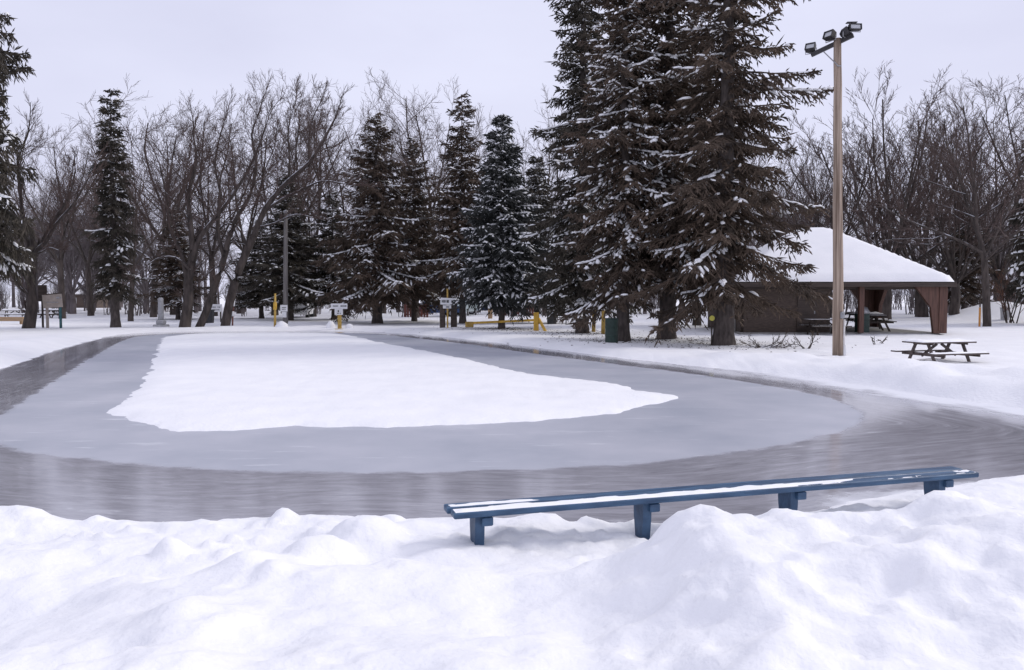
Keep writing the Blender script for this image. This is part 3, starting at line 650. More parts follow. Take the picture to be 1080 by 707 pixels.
traced('stem_c', 'bare tree leaning far to the right with long arching snowy limb', 47, (239, 341), [
    ([(237, 348), (240, 330), (247, 298), (258, 268), (268, 246)], .40, .28, .2, 0),
    ([(268, 248), (282, 218), (304, 193), (328, 173), (344, 150), (354, 133)], .25, .07, -.8, 9),
    ([(326, 176), (325, 150), (328, 125), (336, 104)], .10, .03, .6, 8),
    ([(304, 194), (306, 165), (305, 138), (314, 108)], .11, .03, -.4, 8),
    ([(280, 222), (300, 210), (322, 201), (344, 193), (372, 198)], .14, .04, -1.2, 6),
    ([(272, 240), (292, 236), (316, 228), (336, 232)], .10, .03, -1.6, 5),
    ([(262, 262), (250, 240), (234, 236), (220, 250)], .11, .04, .8, 5),
    ([(246, 300), (240, 288), (232, 282), (222, 292)], .09, .03, -.8, 3)], 34, None, GB)
BL = [  # px, depth, top row, proto, sx, label
 (66, 62, 122, PT[0], 1.0, 'bare tree between the beige notice board and the slim spruce'),
 (96, 70, 128, PT[1], 1.0, 'slender bare tree just left of the slim dark spruce'),
 (138, 56, 140, PT[2], .9, 'bare trunk close behind the slim dark spruce'),
 (162, 66, 108, PT[3], 1.0, 'bare tree whose trunk rises behind the grey stone pillar'),
 (184, 74, 98, PT[0], 1.1, 'bare tree far behind the thick upright trunk'),
 (226, 70, 100, PT[1], 1.0, 'bare tree far behind the small white board'),
 (254, 78, 95, PT[2], 1.1, 'bare tree behind the red and white marker post'),
 (290, 72, 98, PT[3], 1.0, 'bare tree behind the tall yellow post'),
 (330, 68, 96, PT[0], 1.0, 'bare tree right of the slim grey lamp pole'),
 (366, 74, 98, PT[2], 1.0, 'bare tree left of the broad brownish spruce'),
 (404, 80, 108, PT[1], 1.0, 'bare tree showing over the tip of the broad brownish spruce'),
 (438, 64, 80, PT[1], 1.05, 'bare tree with open fan crown above the middle spruces'),
 (468, 72, 86, PT[3], 1.0, 'bare tree directly left of the brown-topped spruce tip'),
 (575, 70, 105, PT[2], .9, 'bare tree peeping out left of the very tall spruces'),
 (846, 72, 150, PT[0], 1.0, 'thin bare tree left of the wooden floodlight pole'),
 (872, 64, 120, PV[1], 1.05, 'bare tree behind the wooden floodlight pole'),
 (932, 60, 66, PV[0], 1.25, 'bare tree with dense round twiggy head above the shelter roof'),
 (972, 66, 96, PV[1], 1.2, 'dense-headed bare tree right of the roundest crown over the shelter'),
 (1006, 58, 112, PV[1], 1.0, 'bare tree with fanning limbs above the right roof corner'),
 (1041, 47, 66, PT[3], .9, 'tall bare tree whose grey trunk stands before the snow heap'),
 (1084, 64, 66, PT[0], 1.0, 'bare tree at the right picture edge behind the snow heap'),
 (1052, 76, 84, PV[0], 1.0, 'bare tree far behind the snow heap'),
 (790, 80, 120, PT[2], 1.0, 'bare tree hidden behind the tallest open-branched spruce'),
]
for k, (px, D, top, pr, sx, lab) in enumerate(BL): bare(px, D, top, pr, k * 1.7 + .3, lab, GB, sx)
bare(1066, 52, 262, PS[0], 1.0, 'russet leafy bush by the snow heap at right', 'bushes', 1.3, 'bush', 'russet')['category'] = 'bush'
# the wood behind, one mass
def wood():
    r = random.Random(9); src = bpy.data.collections.new('wood_shapes'); hs = []
    for k, (ms, h) in enumerate([PT[0], PT[1], PT[3], PV[0], PV[1], PS[0]]):
        m = ms[1].copy(); q = bpy.data.objects.new('wood_%d' % k, None)
        import bmesh
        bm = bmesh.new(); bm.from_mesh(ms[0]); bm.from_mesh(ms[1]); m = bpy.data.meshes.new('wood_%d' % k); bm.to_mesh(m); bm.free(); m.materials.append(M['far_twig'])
        bpy.data.objects.remove(q); src.objects.link(bpy.data.objects.new('wood_%d' % k, m)); hs.append(h)
    P, S, I, A = [], [], [], []
    def put(x, y, k, H): P.append((x, y, gz(x, y) - .1)); S.append(H / hs[k]); I.append(k); A.append(r.uniform(0, 6.28))
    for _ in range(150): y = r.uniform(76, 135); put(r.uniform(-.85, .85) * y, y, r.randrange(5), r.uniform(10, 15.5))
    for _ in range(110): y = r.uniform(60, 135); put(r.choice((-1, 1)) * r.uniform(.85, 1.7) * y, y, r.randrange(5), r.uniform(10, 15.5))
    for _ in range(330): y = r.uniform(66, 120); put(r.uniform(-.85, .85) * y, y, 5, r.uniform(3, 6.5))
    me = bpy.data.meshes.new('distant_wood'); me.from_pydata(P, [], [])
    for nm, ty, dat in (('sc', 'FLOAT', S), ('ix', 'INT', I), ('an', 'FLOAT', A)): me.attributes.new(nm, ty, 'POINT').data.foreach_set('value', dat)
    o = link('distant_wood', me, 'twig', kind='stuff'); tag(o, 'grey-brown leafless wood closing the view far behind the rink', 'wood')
    g = bpy.data.node_groups.new('wood', 'GeometryNodeTree'); g.interface.new_socket('Geometry', in_out='INPUT', socket_type='NodeSocketGeometry'); g.interface.new_socket('Geometry', in_out='OUTPUT', socket_type='NodeSocketGeometry')
    N = g.nodes.new; K = g.links.new
    gi = N('NodeGroupInput'); go = N('NodeGroupOutput'); ci = N('GeometryNodeCollectionInfo'); ci.inputs['Collection'].default_value = src; ci.inputs['Separate Children'].default_value = True
    ip = N('GeometryNodeInstanceOnPoints'); ip.inputs['Pick Instance'].default_value = True
    def att(nm, ty): a = N('GeometryNodeInputNamedAttribute'); a.data_type = ty; a.inputs['Name'].default_value = nm; return a.outputs['Attribute']
    cx = N('ShaderNodeCombineXYZ'); K(att('an', 'FLOAT'), cx.inputs['Z'])
    K(gi.outputs[0], ip.inputs['Points']); K(ci.outputs[0], ip.inputs['Instance']); K(att('ix', 'INT'), ip.inputs['Instance Index']); K(att('sc', 'FLOAT'), ip.inputs['Scale']); K(cx.outputs[0], ip.inputs['Rotation']); K(ip.outputs[0], go.inputs[0])
    md = o.modifiers.new('wood', 'NODES'); md.node_group = g
wood()

# ------------------------------------------------------------------ the long blue bench
def bench():
    zt = .40
    a = onz(479, 542, zt); b_ = onz(1033, 498.5, zt); d = (b_ - a); d.z = 0; ln = d.length; rz = math.atan2(d.y, d.x)
    t = thing('bench', 'long low blue plank bench standing in the snow at the rink edge', 'bench', (a.x, a.y, 0), rz)
    w, g, th = .135, .022, .045
    for k in range(2):
        y0 = k * (w + g)
        off = 0 if k == 0 else -.02
        m = MB().box((ln / 2 + off, y0 + w / 2, zt - th / 2), (ln, w, th), bev=.006); pl = m.build('plank', 'blue', t)
        V, Q = snow_slab(.015 + off, (ln - .02 if k == 0 else ln * .22) + off, y0 + (.012 if k == 0 else .02), y0 + w - (.012 if k == 0 else .02), zt + .0005, .018 if k == 0 else .010, 3 + k, res=.02, rag=.22)
        if k == 0:                           # snow thins out towards the far end
            f = np.clip((V[:, 0] - ln * .55) / (ln * .15), 0, 1); e = np.abs(V[:, 1] - (y0 + w / 2)) / w; V[:, 2] = np.where(V[:, 2] > zt + .001, V[:, 2] - f * .017 * (1 + .8 * fbm(V[:, 0] * 2.2, V[:, 1] * 25, 5, 3)) , V[:, 2])
        else:
            V[:, 2] -= .003 + .006 * fbm(V[:, 0] * 3, V[:, 1] * 18, 15, 3) + .012 * sst(ln * .1, ln * .22, V[:, 0])
        V[:, 2] = np.maximum(V[:, 2], zt - .004)
        link('snow_cover', mesh_np('bench_snow', V, Q=Q, smooth=True), 'tree_snow', pl)
    for px in (508, 685, 842, 998):
        best = None                          # the leg's place along the bench, found on its front face
        for i_ in range(400):
            u = ln * i_ / 399; q = Vector((a.x, a.y, .25)) + Vector((math.cos(rz), math.sin(rz), 0)) * u
            e = abs(540 + F * q.x / (q.y * math.cos(PITCH) - (q.z - EYE) * math.sin(PITCH)) - px)
            if best is None or e < best[0]: best = (e, u)
        u = best[1]; W = 2 * w + g
        lg = MB().prism([(.045, zt - th - .003), (W - .06, zt - th - .003), (W - .07, .22), (W - .12, -.06), (.085, -.06), (.05, .22)], u - .036, u + .036, 'x').build('leg', 'blue_worn', t)
        MB().box((u + .052, W / 2, zt - th - .040), (.085, W - .02, .066), bev=.006).build('cross_brace', 'blue_worn', lg)
bench()

# ------------------------------------------------------------------ floodlight pole
def light_pole():
    g = ground(884, 375, .1); D = g.y; H = hgt(884, 46, D) + .1
    t = thing('floodlight_pole', 'tall tan wooden pole carrying floodlights beside the shelter', 'light pole', g)
    r = random.Random(4)
    n = 14; MB().tube([(r.uniform(-.012, .012) - .22 * k / n, r.uniform(-.01, .01), H * k / n) for k in range(n + 1)], [.165 - .055 * k / n for k in range(n + 1)], 14).build('pole', 'pole', t, smooth=True)
    top = Vector((.06, 0, H)); A = Vector((-.84, .42, H - .36)); B = Vector((.16, -.24, H + .03))
    arm = MB().bar(A, B, .11, .12).build('crossarm', 'metal_dark', t)
    MB().tube([A.lerp(B, .28) + Vector((0, -.02, -.05)), (-.24, -.12, H - .82)], .018, 6).build('brace', 'metal_grey', t)
    MB().tube([(-.26, -.13, H - .84), (-.14, -.13, H - .84)], .02, 6).build('bolt', 'metal_grey', t)
    def lamp(c, yaw, pitch, w, h, dp, frame=True):
        w *= .88; h *= .88; rot = Matrix.Rotation(yaw, 3, 'Z') @ Matrix.Rotation(pitch, 3, 'X')
        c = Vector(c)
        # housing: shallow tapered box opening towards -y, glass in the mouth
        V = []
        for yy, k in ((-dp / 2, 1), (dp * .1, .92), (dp / 2, .45)):
            for sx, sz in ((-1, -1), (1, -1), (1, 1), (-1, 1)): V.append(rot @ Vector((sx * w / 2 * k, yy, sz * h / 2 * k)) + c)
        for sx, sz in ((-1, -1), (1, -1), (1, 1), (-1, 1)): V.append(rot @ Vector((sx * w / 2 * .84, -dp / 2, sz * h / 2 * .76)) + c)
        for sx, sz in ((-1, -1), (1, -1), (1, 1), (-1, 1)): V.append(rot @ Vector((sx * w / 2 * .80, -dp * .30, sz * h / 2 * .70)) + c)
        Fs = []
        for q in (0, 4):
            for i_ in range(4): j = (i_ + 1) % 4; Fs.append((q + i_, q + j, q + 4 + j, q + 4 + i_))
        Fs.append((8, 9, 10, 11))
        for i_ in range(4): j = (i_ + 1) % 4; Fs.append((i_, j, 12 + j, 12 + i_)); Fs.append((12 + i_, 12 + j, 16 + j, 16 + i_))
        Fs.append((16, 17, 18, 19))
        f = MB().add(V, Fs).build('floodlight', 'metal_dark', t)
        MB().box(rot @ Vector((0, -dp * .37, 0)) + c, (w * .80, .012, h * .71), rot).build('lens', 'glass', f)
        yk = MB(); lo = rot @ Vector((0, 0, -h / 2)) + c
        yk.tube([rot @ Vector((-w / 2 - .015, 0, 0)) + c, rot @ Vector((-w / 2 - .015, 0, 0)) + c + Vector((0, 0, -h * .62)), rot @ Vector((w / 2 + .015, 0, 0)) + c + Vector((0, 0, -h * .62)), rot @ Vector((w / 2 + .015, 0, 0)) + c], .013, 6)
        yk.build('yoke', 'metal_grey', f)
    lamp(A + Vector((.0, .02, .20)), R(-38), R(-28), .34, .27, .26)
    lamp(A.lerp(B, .55) + Vector((-.12, -.04, .22)), R(-62), R(-20), .38, .26, .30)
    lamp(A.lerp(B, .80) + Vector((-.02, -.06, .16)), R(48), R(-24), .34, .24, .28)
    lamp(B + Vector((-.01, -.04, .19)), R(4), R(-6), .42, .20, .26)
    hood = MB().bar(B + Vector((-.20, .04, .37)), B + Vector((.10, .04, .375)), .14, .025).build('visor', 'metal_dark', t)
    MB().tube([B + Vector((-.05, .04, .26)), B + Vector((-.05, .04, .36))], .015, 6).build('visor_stem', 'metal_dark', hood)
    c = MB().tube([(.115, -.13, .05), (.115, -.125, 1.2)], .03, 8).build('conduit', 'pvc', t, smooth=True); MB().tube([(.14, -.15, .0), (.14, -.15, .42)], .045, 8).build('conduit_sleeve', 'white', t, smooth=True)
    MB().box((.03, -.185, 1.33), (.13, .10, .22), bev=.03).build('meter_box', 'metal_grey', t)
light_pole()

# ------------------------------------------------------------------ picnic shelter
def shelter():
    x0, x1, y0, y1, ze, zr = 10.35, 20.75, 37.3, 45.3, 2.55, 5.38
    zf = .16
    t = thing('picnic_shelter', 'brown hip-roofed picnic shelter with thick snow on its roof', 'shelter', ((x0 + x1) / 2, (y0 + y1) / 2, zf))
    hx, hy = (x1 - x0) / 2, (y1 - y0) / 2; ze -= zf; zr -= zf
    MB().box((0, 0, -.06), (hx * 2 - .9, hy * 2 - .9, .2), bev=.02).build('floor_slab', 'concrete', t)
    def hip(z0, z1, e, rg, und=None):
        V = [(-hx - e, -hy - e, z0), (hx + e, -hy - e, z0), (hx + e, hy + e, z0), (-hx - e, hy + e, z0), (-rg, 0, z1), (rg, 0, z1)]
        return V, [(0, 1, 5, 4), (1, 2, 5), (2, 3, 4, 5), (3, 0, 4)]
    V, Fs = hip(ze, zr, 0, .5); V2, F2 = hip(ze - .1, zr - .1, 0, .5)
    roof = MB(); roof.add(V, Fs); roof.add(V2, [tuple(reversed(f)) for f in F2]); roof.f += [(i_, (i_ + 1) % 4, 6 + (i_ + 1) % 4, 6 + i_) for i_ in range(4)]
    rf = roof.build('roof', 'dark_wood', t)
    # snow: subdivided blanket following the roof, rounded at ridge and eaves
    n = 40; X, Y = np.meshgrid(np.linspace(-hx - .03, hx + .03, n + 1), np.linspace(-hy - .03, hy + .03, n + 1))
    fy = np.abs(Y) / (hy + .03); fx = np.clip((np.abs(X) - .5) / (hx + .03 - .5), 0, 1); f = np.maximum(fx, fy)
    zz = ze + (zr - ze) * (1 - np.sqrt(f * f + .0025) + .02) + .18 + .02 * fbm(X * .8, Y * .8, 3, 3)
    e = np.clip((1 - f) / .02, 0, 1); zz = np.where(e < 1, ze + (zz - ze) * (.25 + .75 * e), zz)
    V = np.stack([X, Y, zz], -1).reshape(-1, 3); i_ = (np.arange(n)[:, None] * (n + 1) + np.arange(n)[None]).ravel()
    link('roof_snow', mesh_np('roof_snow', V, Q=np.stack([i_, i_ + 1, i_ + n + 2, i_ + n + 1], 1), smooth=True), 'snow', rf)
    for a, b_ in (((-hx, -hy - .03), (hx, -hy - .03)), ((-hx, hy + .03), (hx, hy + .03)), ((-hx - .03, -hy), (-hx - .03, hy)), ((hx + .03, -hy), (hx + .03, hy))):
        MB().bar((*a, ze - .08), (*b_, ze - .08), .05, .2).build('fascia', 'dark_wood', rf)
    # flared corner columns: two clad panels in an L
    for sx in (-1, 1):
        for sy in (-1, 1):
            if (sx, sy) == (-1, -1) or (sx, sy) == (-1, 1): continue
            cx, cy = sx * (hx - .25), sy * (hy - .3); s = -sx
            c = MB().prism([(cx, .02), (cx + s * .62, .02), (cx + s * .78, 1.25), (cx + s * 1.55, ze - .12), (cx, ze - .12)], cy - .09, cy + .09).build('column', 'brown_wood', t)
            s2 = -sy
            MB().prism([(cy + s2 * .095, .02), (cy + s2 * .55, .02), (cy + s2 * .7, 1.25), (cy + s2 * 1.4, ze - .12), (cy + s2 * .095, ze - .12)], cx - .09, cx + .09, 'x').build('side_panel', 'brown_wood', c)
            MB().box((cx + s * .36, cy - .11, ze / 2), (.07, .03, ze - .3)).build('trim', 'brown_wood', c)
    MB().box((.92, -hy + .3, (ze - .12) / 2 + .02), (.24, .2, ze - .16), bev=.02).build('post', 'brown_wood', t)
    MB().box((.6, hy - .4, (ze - .12) / 2 + .02), (.24, .2, ze - .16), bev=.02).build('post', 'brown_wood', t)
    # the closed room at the left
    rx0, rx1, ry0, ry1 = -hx + .75, -.35, -hy + .9, hy - .45; wt = .2; wh = ze - .14
    MB().box(((rx0 + rx1) / 2, ry0, wh / 2 + .02), (rx1 - rx0, wt, wh), bev=.01).build('wall', 'brick', t)
    MB().box(((rx0 + rx1) / 2, ry1, wh / 2 + .02), (rx1 - rx0, wt, wh), bev=.01).build('wall', 'brick', t)
    MB().box((rx0 - .002, (ry0 + ry1) / 2, wh / 2 + .02), (wt, ry1 - ry0 - wt - .004, wh), bev=.01).build('wall', 'brick', t)
    MB().box((rx1 + .002, (ry0 + ry1) / 2, wh / 2 + .02), (wt, ry1 - ry0 - wt - .004, wh), bev=.01).build('wall', 'brick', t)
    MB().box((rx0 - .14, ry0 + 1.4, .35), (.06, 1.1, .6), bev=.01).build('vent_panel', 'concrete', t)
    d = MB().box((rx1 - 1.1, ry0 - .125, 1.05), (.95, .05, 2.05), bev=.01).build('door', 'dark_wood', t); MB().box((rx1 - .75, ry0 - .165, 1.0), (.05, .04, .14), bev=.01).build('handle', 'metal_grey', d)
    # timber under the roof
    for k in range(7):
        y = -hy + .5 + k * (2 * hy - 1) / 6; MB().bar((-hx + .3, y, ze - .2), (hx - .3, y, ze - .2), .09, .16).build('rafter', 'dark_wood', rf)
    return t
shelter()

# ------------------------------------------------------------------ picnic tables
def picnic_table(label, loc, rz, Lg=1.8, m='table_wood', snow=.06, metal=False, group='picnic tables'):
    t = thing('picnic_table', label, 'picnic table', loc, rz, group)
    for k in range(5): MB().box((0, -.32 + .16 * k, .74), (Lg, .145, .04), bev=.005).build('table_board', m, t)
    for s in (-1, 1):
        MB().box((0, s * .70, .45), (Lg, .24, .04), bev=.005).build('seat', m, t)
        V, Q = snow_slab(-Lg / 2, Lg / 2, s * .70 - .11, s * .70 + .11, .471, snow * .7, 7 + s); link('snow_cover', mesh_np('seat_snow', V, Q=Q, smooth=True), 'tree_snow', t)
    V, Q = snow_slab(-Lg / 2, Lg / 2, -.38, .38, .761, snow, 5); link('snow_cover', mesh_np('table_snow', V, Q=Q, smooth=True), 'tree_snow', t)
    for x in (-Lg * .32, Lg * .32):
        for s in (-1, 1): MB().bar((x, s * .22, .715), (x, s * .62, -.1), .09, .04, up=(1, 0, 0)).build('leg', m, t)
        MB().bar((x + .045, -.78, .405), (x + .045, .78, .405), .04, .09).build('cross_beam', m, t)
        MB().bar((x + .045, -.36, .695), (x + .045, .36, .695), .04, .05).build('top_batten', m, t)
        s = -1 if x < 0 else 1
        MB().bar((x, 0, .36), (x * .12, 0, .69), .04, .07).build('brace', m, t)
    return t
g = ground(990, 380, .0); picnic_table('snow-topped picnic table standing alone in the open snow', (g.x, g.y, g.z - .20), R(16), 1.85)
picnic_table('snow-covered picnic table at the back of the shelter, behind the corner column', (18.6, 42.2, .24), R(8), 1.9, 'dark_wood', .09)
picnic_table('dark picnic table under the shelter, left of the corner column', (18.0, 39.6, .24), R(80), 1.8, 'dark_wood', .03)
picnic_table('dark picnic table before the brick wall of the shelter', (14.6, 37.15, .10), R(4), 1.8, 'dark_wood', .0)
p = atY(16, 336, 62); picnic_table('small snowy picnic table seen left of the forked tree trunk', (p.x, 62, gz(p.x, 62) - .12), R(20), 1.8, 'dark_wood', .12)
p = atY(54, 335, 64); picnic_table('small snowy picnic table seen through the notice board posts', (p.x, 64, gz(p.x, 64) - .12), R(-15), 1.8, 'dark_wood', .12)

# ------------------------------------------------------------------ litter barrels
def barrel(label, loc, r, h, m, lid=False):
    t = thing('litter_barrel', label, 'litter bin', loc)
    zs = [0, .02, .3 * h, .31 * h, .34 * h, .35 * h, .64 * h, .65 * h, .68 * h, .69 * h, h - .03, h]
    rs = [r * .96, r, r, r * 1.035, r * 1.035, r, r, r * 1.035, r * 1.035, r, r, r * 1.03]
    MB().tube([(0, 0, z) for z in zs], rs, 20).build('drum', m, t, smooth=False)
    if lid:
        MB().tube([(0, 0, h + .002), (0, 0, h + .12), (0, 0, h + .3), (0, 0, h + .36)], [r * 1.0, r * .98, r * .7, r * .25], 18).build('domed_lid', 'metal_grey', t, smooth=True)
    else: MB().tube([(0, 0, h - .01), (0, 0, h + .02)], [r * 1.06, r * 1.06], 20).build('rim', m, t)
g = ground(645, 361, .06); barrel('dark green litter barrel standing before the tall spruce trunks', g, .25, 1.0, 'green')
p = atY(909, 350, 38.2); barrel('green litter barrel with grey domed lid inside the shelter', (p.x, 38.2, .18), .33, .9, 'green', True)

# ------------------------------------------------------------------ yellow barrier gate
def barrier():
    a = ground(496, 346, .1); b_ = ground(570, 349, .1); t = thing('barrier_gate', 'low yellow swing barrier reaching across the drive between trees', 'barrier', b_)
    q = a - b_
    MB().bar((q.x + .1, q.y, q.z + .36), (-.15, 0, .66), .10, .12).build('bar', 'yellow', t)
    MB().box((q.x - .05, q.y, q.z + .28), (.45, .30, .30), bev=.02).build('rest_block', 'yellow_dull', t)
    MB().box((-.22, 0, .5), (.26, .2, 1.1), bev=.02).build('post', 'yellow', t)
    MB().bar((-.1, 0, .75), (.30, -.25, .0), .12, .12).build('stay', 'yellow', t)
barrier()

# ------------------------------------------------------------------ signs
def lettering(par, rows, seed, m='black'):
    """rows of small unreadable dark printed marks"""
    r = random.Random(seed)
    for (x0, x1, z, h, y) in rows:
        b_ = MB(); x = x0
        while x < x1:
            w = r.uniform(.35, .95) * h
            if r.random() < .88: b_.box((x + w / 2, y, z + r.uniform(-.05, .05) * h), (w * .8, .006, h * r.uniform(.75, 1)))
            x += w * 1.18
        o = b_.build('lettering', m, par); o['kind'] = 'stuff'
def sign_words():
    g = ground(472, 346, .15); t = thing('notice_sign', 'white sign with black words on a yellow stake before the spruces', 'sign', g)
    s = g.y / F
    MB().box((0, .05, 1.15), (.09, .06, 2.35), bev=.008).build('stake', 'yellow_dull', t)
    a = MB().box((.02, 0, 1.62), (.82, .03, .38), Matrix.Rotation(R(3), 3, 'Y'), bev=.006).build('board', 'white', t); lettering(a, [(-.32, .34, 1.62, .16, -.02)], 1)
    V, Q = snow_slab(-.36, .44, -.03, .05, 1.82, .06, 5); 
    q = MB().box((-.02, 0, 1.315), (.46, .03, .18), bev=.006).build('lower_board', 'white', t); lettering(q, [(-.18, .15, 1.31, .09, -.02)], 2)
    p2 = thing('timber_post', 'thick dark brown timber post directly behind the wordy white sign', 'post', (g.x - .0, g.y + .5, g.z)); 
    MB().box((-.32, 0, .7), (.30, .3, 1.75), bev=.03).build('post', 'dark_wood', p2); MB().box((.30, .3, .75), (.34, .3, 1.65), bev=.03).build('post', 'dark_wood', p2); MB().bar((-.5, .15, 1.45), (.5, .15, 1.45), .06, .14).build('rail', 'dark_wood', p2)
sign_words()
def sign_tee():
    g = ground(358, 346, .15); t = thing('notice_sign', 'low white T-shaped pair of sign boards on a dull yellow post', 'sign', g)
    MB().box((0, .06, .72), (.20, .14, 1.5), bev=.015).build('post', 'yellow_dull', t)
    a = MB().box((0, -.03, 1.40), (.92, .03, .30), bev=.006).build('board', 'white', t); lettering(a, [(-.34, -.06, 1.41, .07, -.05), (.08, .38, 1.41, .09, -.05)], 4)
    q = MB().box((-.02, -.03, 1.08), (.46, .03, .33), bev=.006).build('lower_board', 'white', t); lettering(q, [(-.08, .05, 1.12, .11, -.05), (-.12, .1, 1.0, .06, -.05)], 5)
    MB().box((.02, -.02, .06), (.5, .4, .16), bev=.03).build('foot_block', 'yellow_dull', t)
    for dx, dy, w, h in ((-.62, .6, .5, .55), (.52, .2, .46, .42)):
        V = []; b_ = MB(); b_.tube([(g.x + dx, g.y + dy, g.z), (g.x + dx, g.y + dy, g.z + h * .6), (g.x + dx, g.y + dy, g.z + h * .95), (g.x + dx, g.y + dy, g.z + h)], [w * .55, w * .5, w * .25, .03], 12)
        o = b_.build('snow_heap', 'snow', None, smooth=True); tag(o, 'small snow heap left of the low T-shaped sign' if dx < 0 else 'small snow heap right of the low T-shaped sign', 'snow heap')
sign_tee()
def lamp_pole_grey():
    g = ground(301, 343, .2); D = g.y; H = hgt(303, 222, D); t = thing('lamp_pole', 'slim grey timber lamp pole with two small white plates near its foot', 'lamp pole', g)
    MB().tube([(0, 0, 0), (.06, 0, H * .5), (.12, 0, H)], [.16, .135, .105], 12).build('pole', 'grey_pole', t, smooth=True)
    MB().tube([(.12, 0, H - .06), (.12, 0, H + .02), (.12, 0, H + .12), (.12, 0, H + .17)], [.09, .16, .13, .03], 12).build('lamp_cap', 'metal_grey', t, smooth=True)
    MB().tube([(.12, -.05, H - .3), (.3, -.2, H - .15), (.5, -.35, H - .12)], .025, 6).build('bracket', 'metal_grey', t)
    a = MB().box((-.02, -.20, 1.22), (.44, .025, .40), bev=.006).build('plate', 'white', t); lettering(a, [(-.14, .12, 1.26, .06, -.216), (-.14, .12, 1.15, .06, -.216)], 6)
    MB().box((.0, -.20, .83), (.26, .025, .34), bev=.006).build('lower_plate', 'white', t)
lamp_pole_grey()
def yellow_post():
    g = ground(290, 345, .15); t = thing('marker_post', 'tall thin yellow marker post left of the grey lamp pole', 'post', g)
    MB().tube([(0, 0, 0), (.02, 0, 1.1), (.04, 0, 2.05)], [.075, .065, .06], 8).build('shaft', 'yellow_dull', t, smooth=True); MB().tube([(.02, 0, 1.12), (.03, 0, 1.55)], [.105, .105], 8).build('sleeve', 'yellow', t, smooth=True)
    b_ = MB().tube([(g.x + .42, g.y - .1, g.z), (g.x + .40, g.y - .1, g.z + .25), (g.x + .36, g.y - .1, g.z + .42), (g.x + .34, g.y - .1, g.z + .46)], [.4, .36, .15, .03], 12); o = b_.build('snow_heap', 'snow', None, smooth=True); tag(o, 'small snow heap between the yellow post and grey lamp pole', 'snow heap')
yellow_post()
def pillar():
    g = ground(170, 344, .12); t = thing('stone_pillar', 'pale grey stone pillar on a stepped base among the trees', 'pillar', g)
    MB().box((0, 0, .12), (.72, .72, .26), bev=.04).build('plinth', 'stone', t); MB().box((0, 0, .38), (.46, .46, .28), bev=.06).build('step', 'stone', t)
    MB().tube([(0, 0, .5), (0, 0, 1.2), (0, 0, 1.78), (0, 0, 1.84)], [.165, .155, .15, .08], 14).build('shaft', 'stone', t, smooth=True)
pillar()
def red_white():
    g = ground(246, 344, .15); t = thing('marker_post', 'red and white banded marker post beside the leaning tree', 'post', g)
    MB().tube([(-.05, 0, 0), (-.02, 0, .70)], .05, 8).build('lower_band', 'red', t, smooth=True); MB().tube([(-.02, 0, .702), (-.01, 0, 1.0)], .09, 8).build('middle_band', 'white', t, smooth=True)
    MB().tube([(-.01, 0, 1.002), (0, 0, 1.3)], .07, 8).build('upper_band', 'red', t, smooth=True); MB().tube([(0, 0, 1.302), (.01, 0, 1.62), (.01, 0, 1.68)], [.13, .12, .05], 8).build('cap', 'white', t, smooth=True)
red_white()
def board_white():
    p = atY(228, 340, 54); t = thing('notice_sign', 'small white notice board behind the leaning tree trunks', 'sign', (p.x, 54, gz(p.x, 54) - .1))
    z = hgt(0, 325, 54) + .1
    for x in (-.3, .3): MB().box((x, .05, z / 2), (.08, .08, z), bev=.008).build('post', 'dark_wood', t)
    a = MB().box((0, 0, z), (.84, .04, .52), bev=.008).build('board', 'white', t); lettering(a, [(-.3, .3, z + .06, .12, -.026), (-.28, .2, z - .12, .1, -.026)], 7, 'metal_grey')
board_white()
def bin_black():
    p = atY(221, 340, 52); t = thing('litter_bin', 'black litter bin below the small white notice board', 'litter bin', (p.x, 52, gz(p.x, 52) - .05))
    MB().box((0, 0, .42), (.5, .5, .84), taper=.86, bev=.03).build('body', 'black', t); MB().box((0, 0, .88), (.56, .56, .09), bev=.03).build('lid', 'black', t)
bin_black()
def board_beige():
    g = ground(57, 346, .1); D = g.y; t = thing('notice_board', 'weathered beige notice board on two posts beside the forked tree', 'sign', g)
    s = D / F
    MB().box((-.38, .04, .85), (.13, .1, 1.75), bev=.01).build('post', 'beige', t); MB().box((.36, .04, .70), (.11, .1, 1.45), bev=.01).build('post', 'teal', t, label='dark teal right-hand post')
    a = MB().box((-.02, -.04, 1.62), (1.10, .05, .74), Matrix.Rotation(R(-4), 3, 'Y'), bev=.01).build('board', 'beige', t); lettering(a, [(.12, .42, 1.80, .13, -.075), (-.4, .3, 1.55, .06, -.075)], 8, 'metal_grey')
    MB().bar((-.55, -.03, 1.97), (.53, -.03, 2.06), .1, .05).build('cap_rail', 'dark_wood', t)
    p = thing('dark_sign', 'dark square sign panel between forked tree and beige notice board', 'sign', (g.x - .82, g.y + .3, g.z))
    MB().box((0, .05, 1.1), (.09, .09, 2.2), bev=.01).build('post', 'dark_wood', p); MB().box((.05, 0, 2.05), (.5, .04, .92), bev=.01).build('panel', 'dark_wood', p)
board_beige()
p = atY(4, 341, 50); t = thing('timber_rail', 'low tan timber rail at the left picture edge', 'rail', (p.x, 50, gz(p.x, 50) - .05))
MB().bar((-1.6, 0, .36), (1.25, 0, .36), .16, .26).build('rail', 'tan', t)
for x in (-1.3, 1.0): MB().box((x, .17, .22), (.16, .16, .5), bev=.02).build('post', 'tan', t)
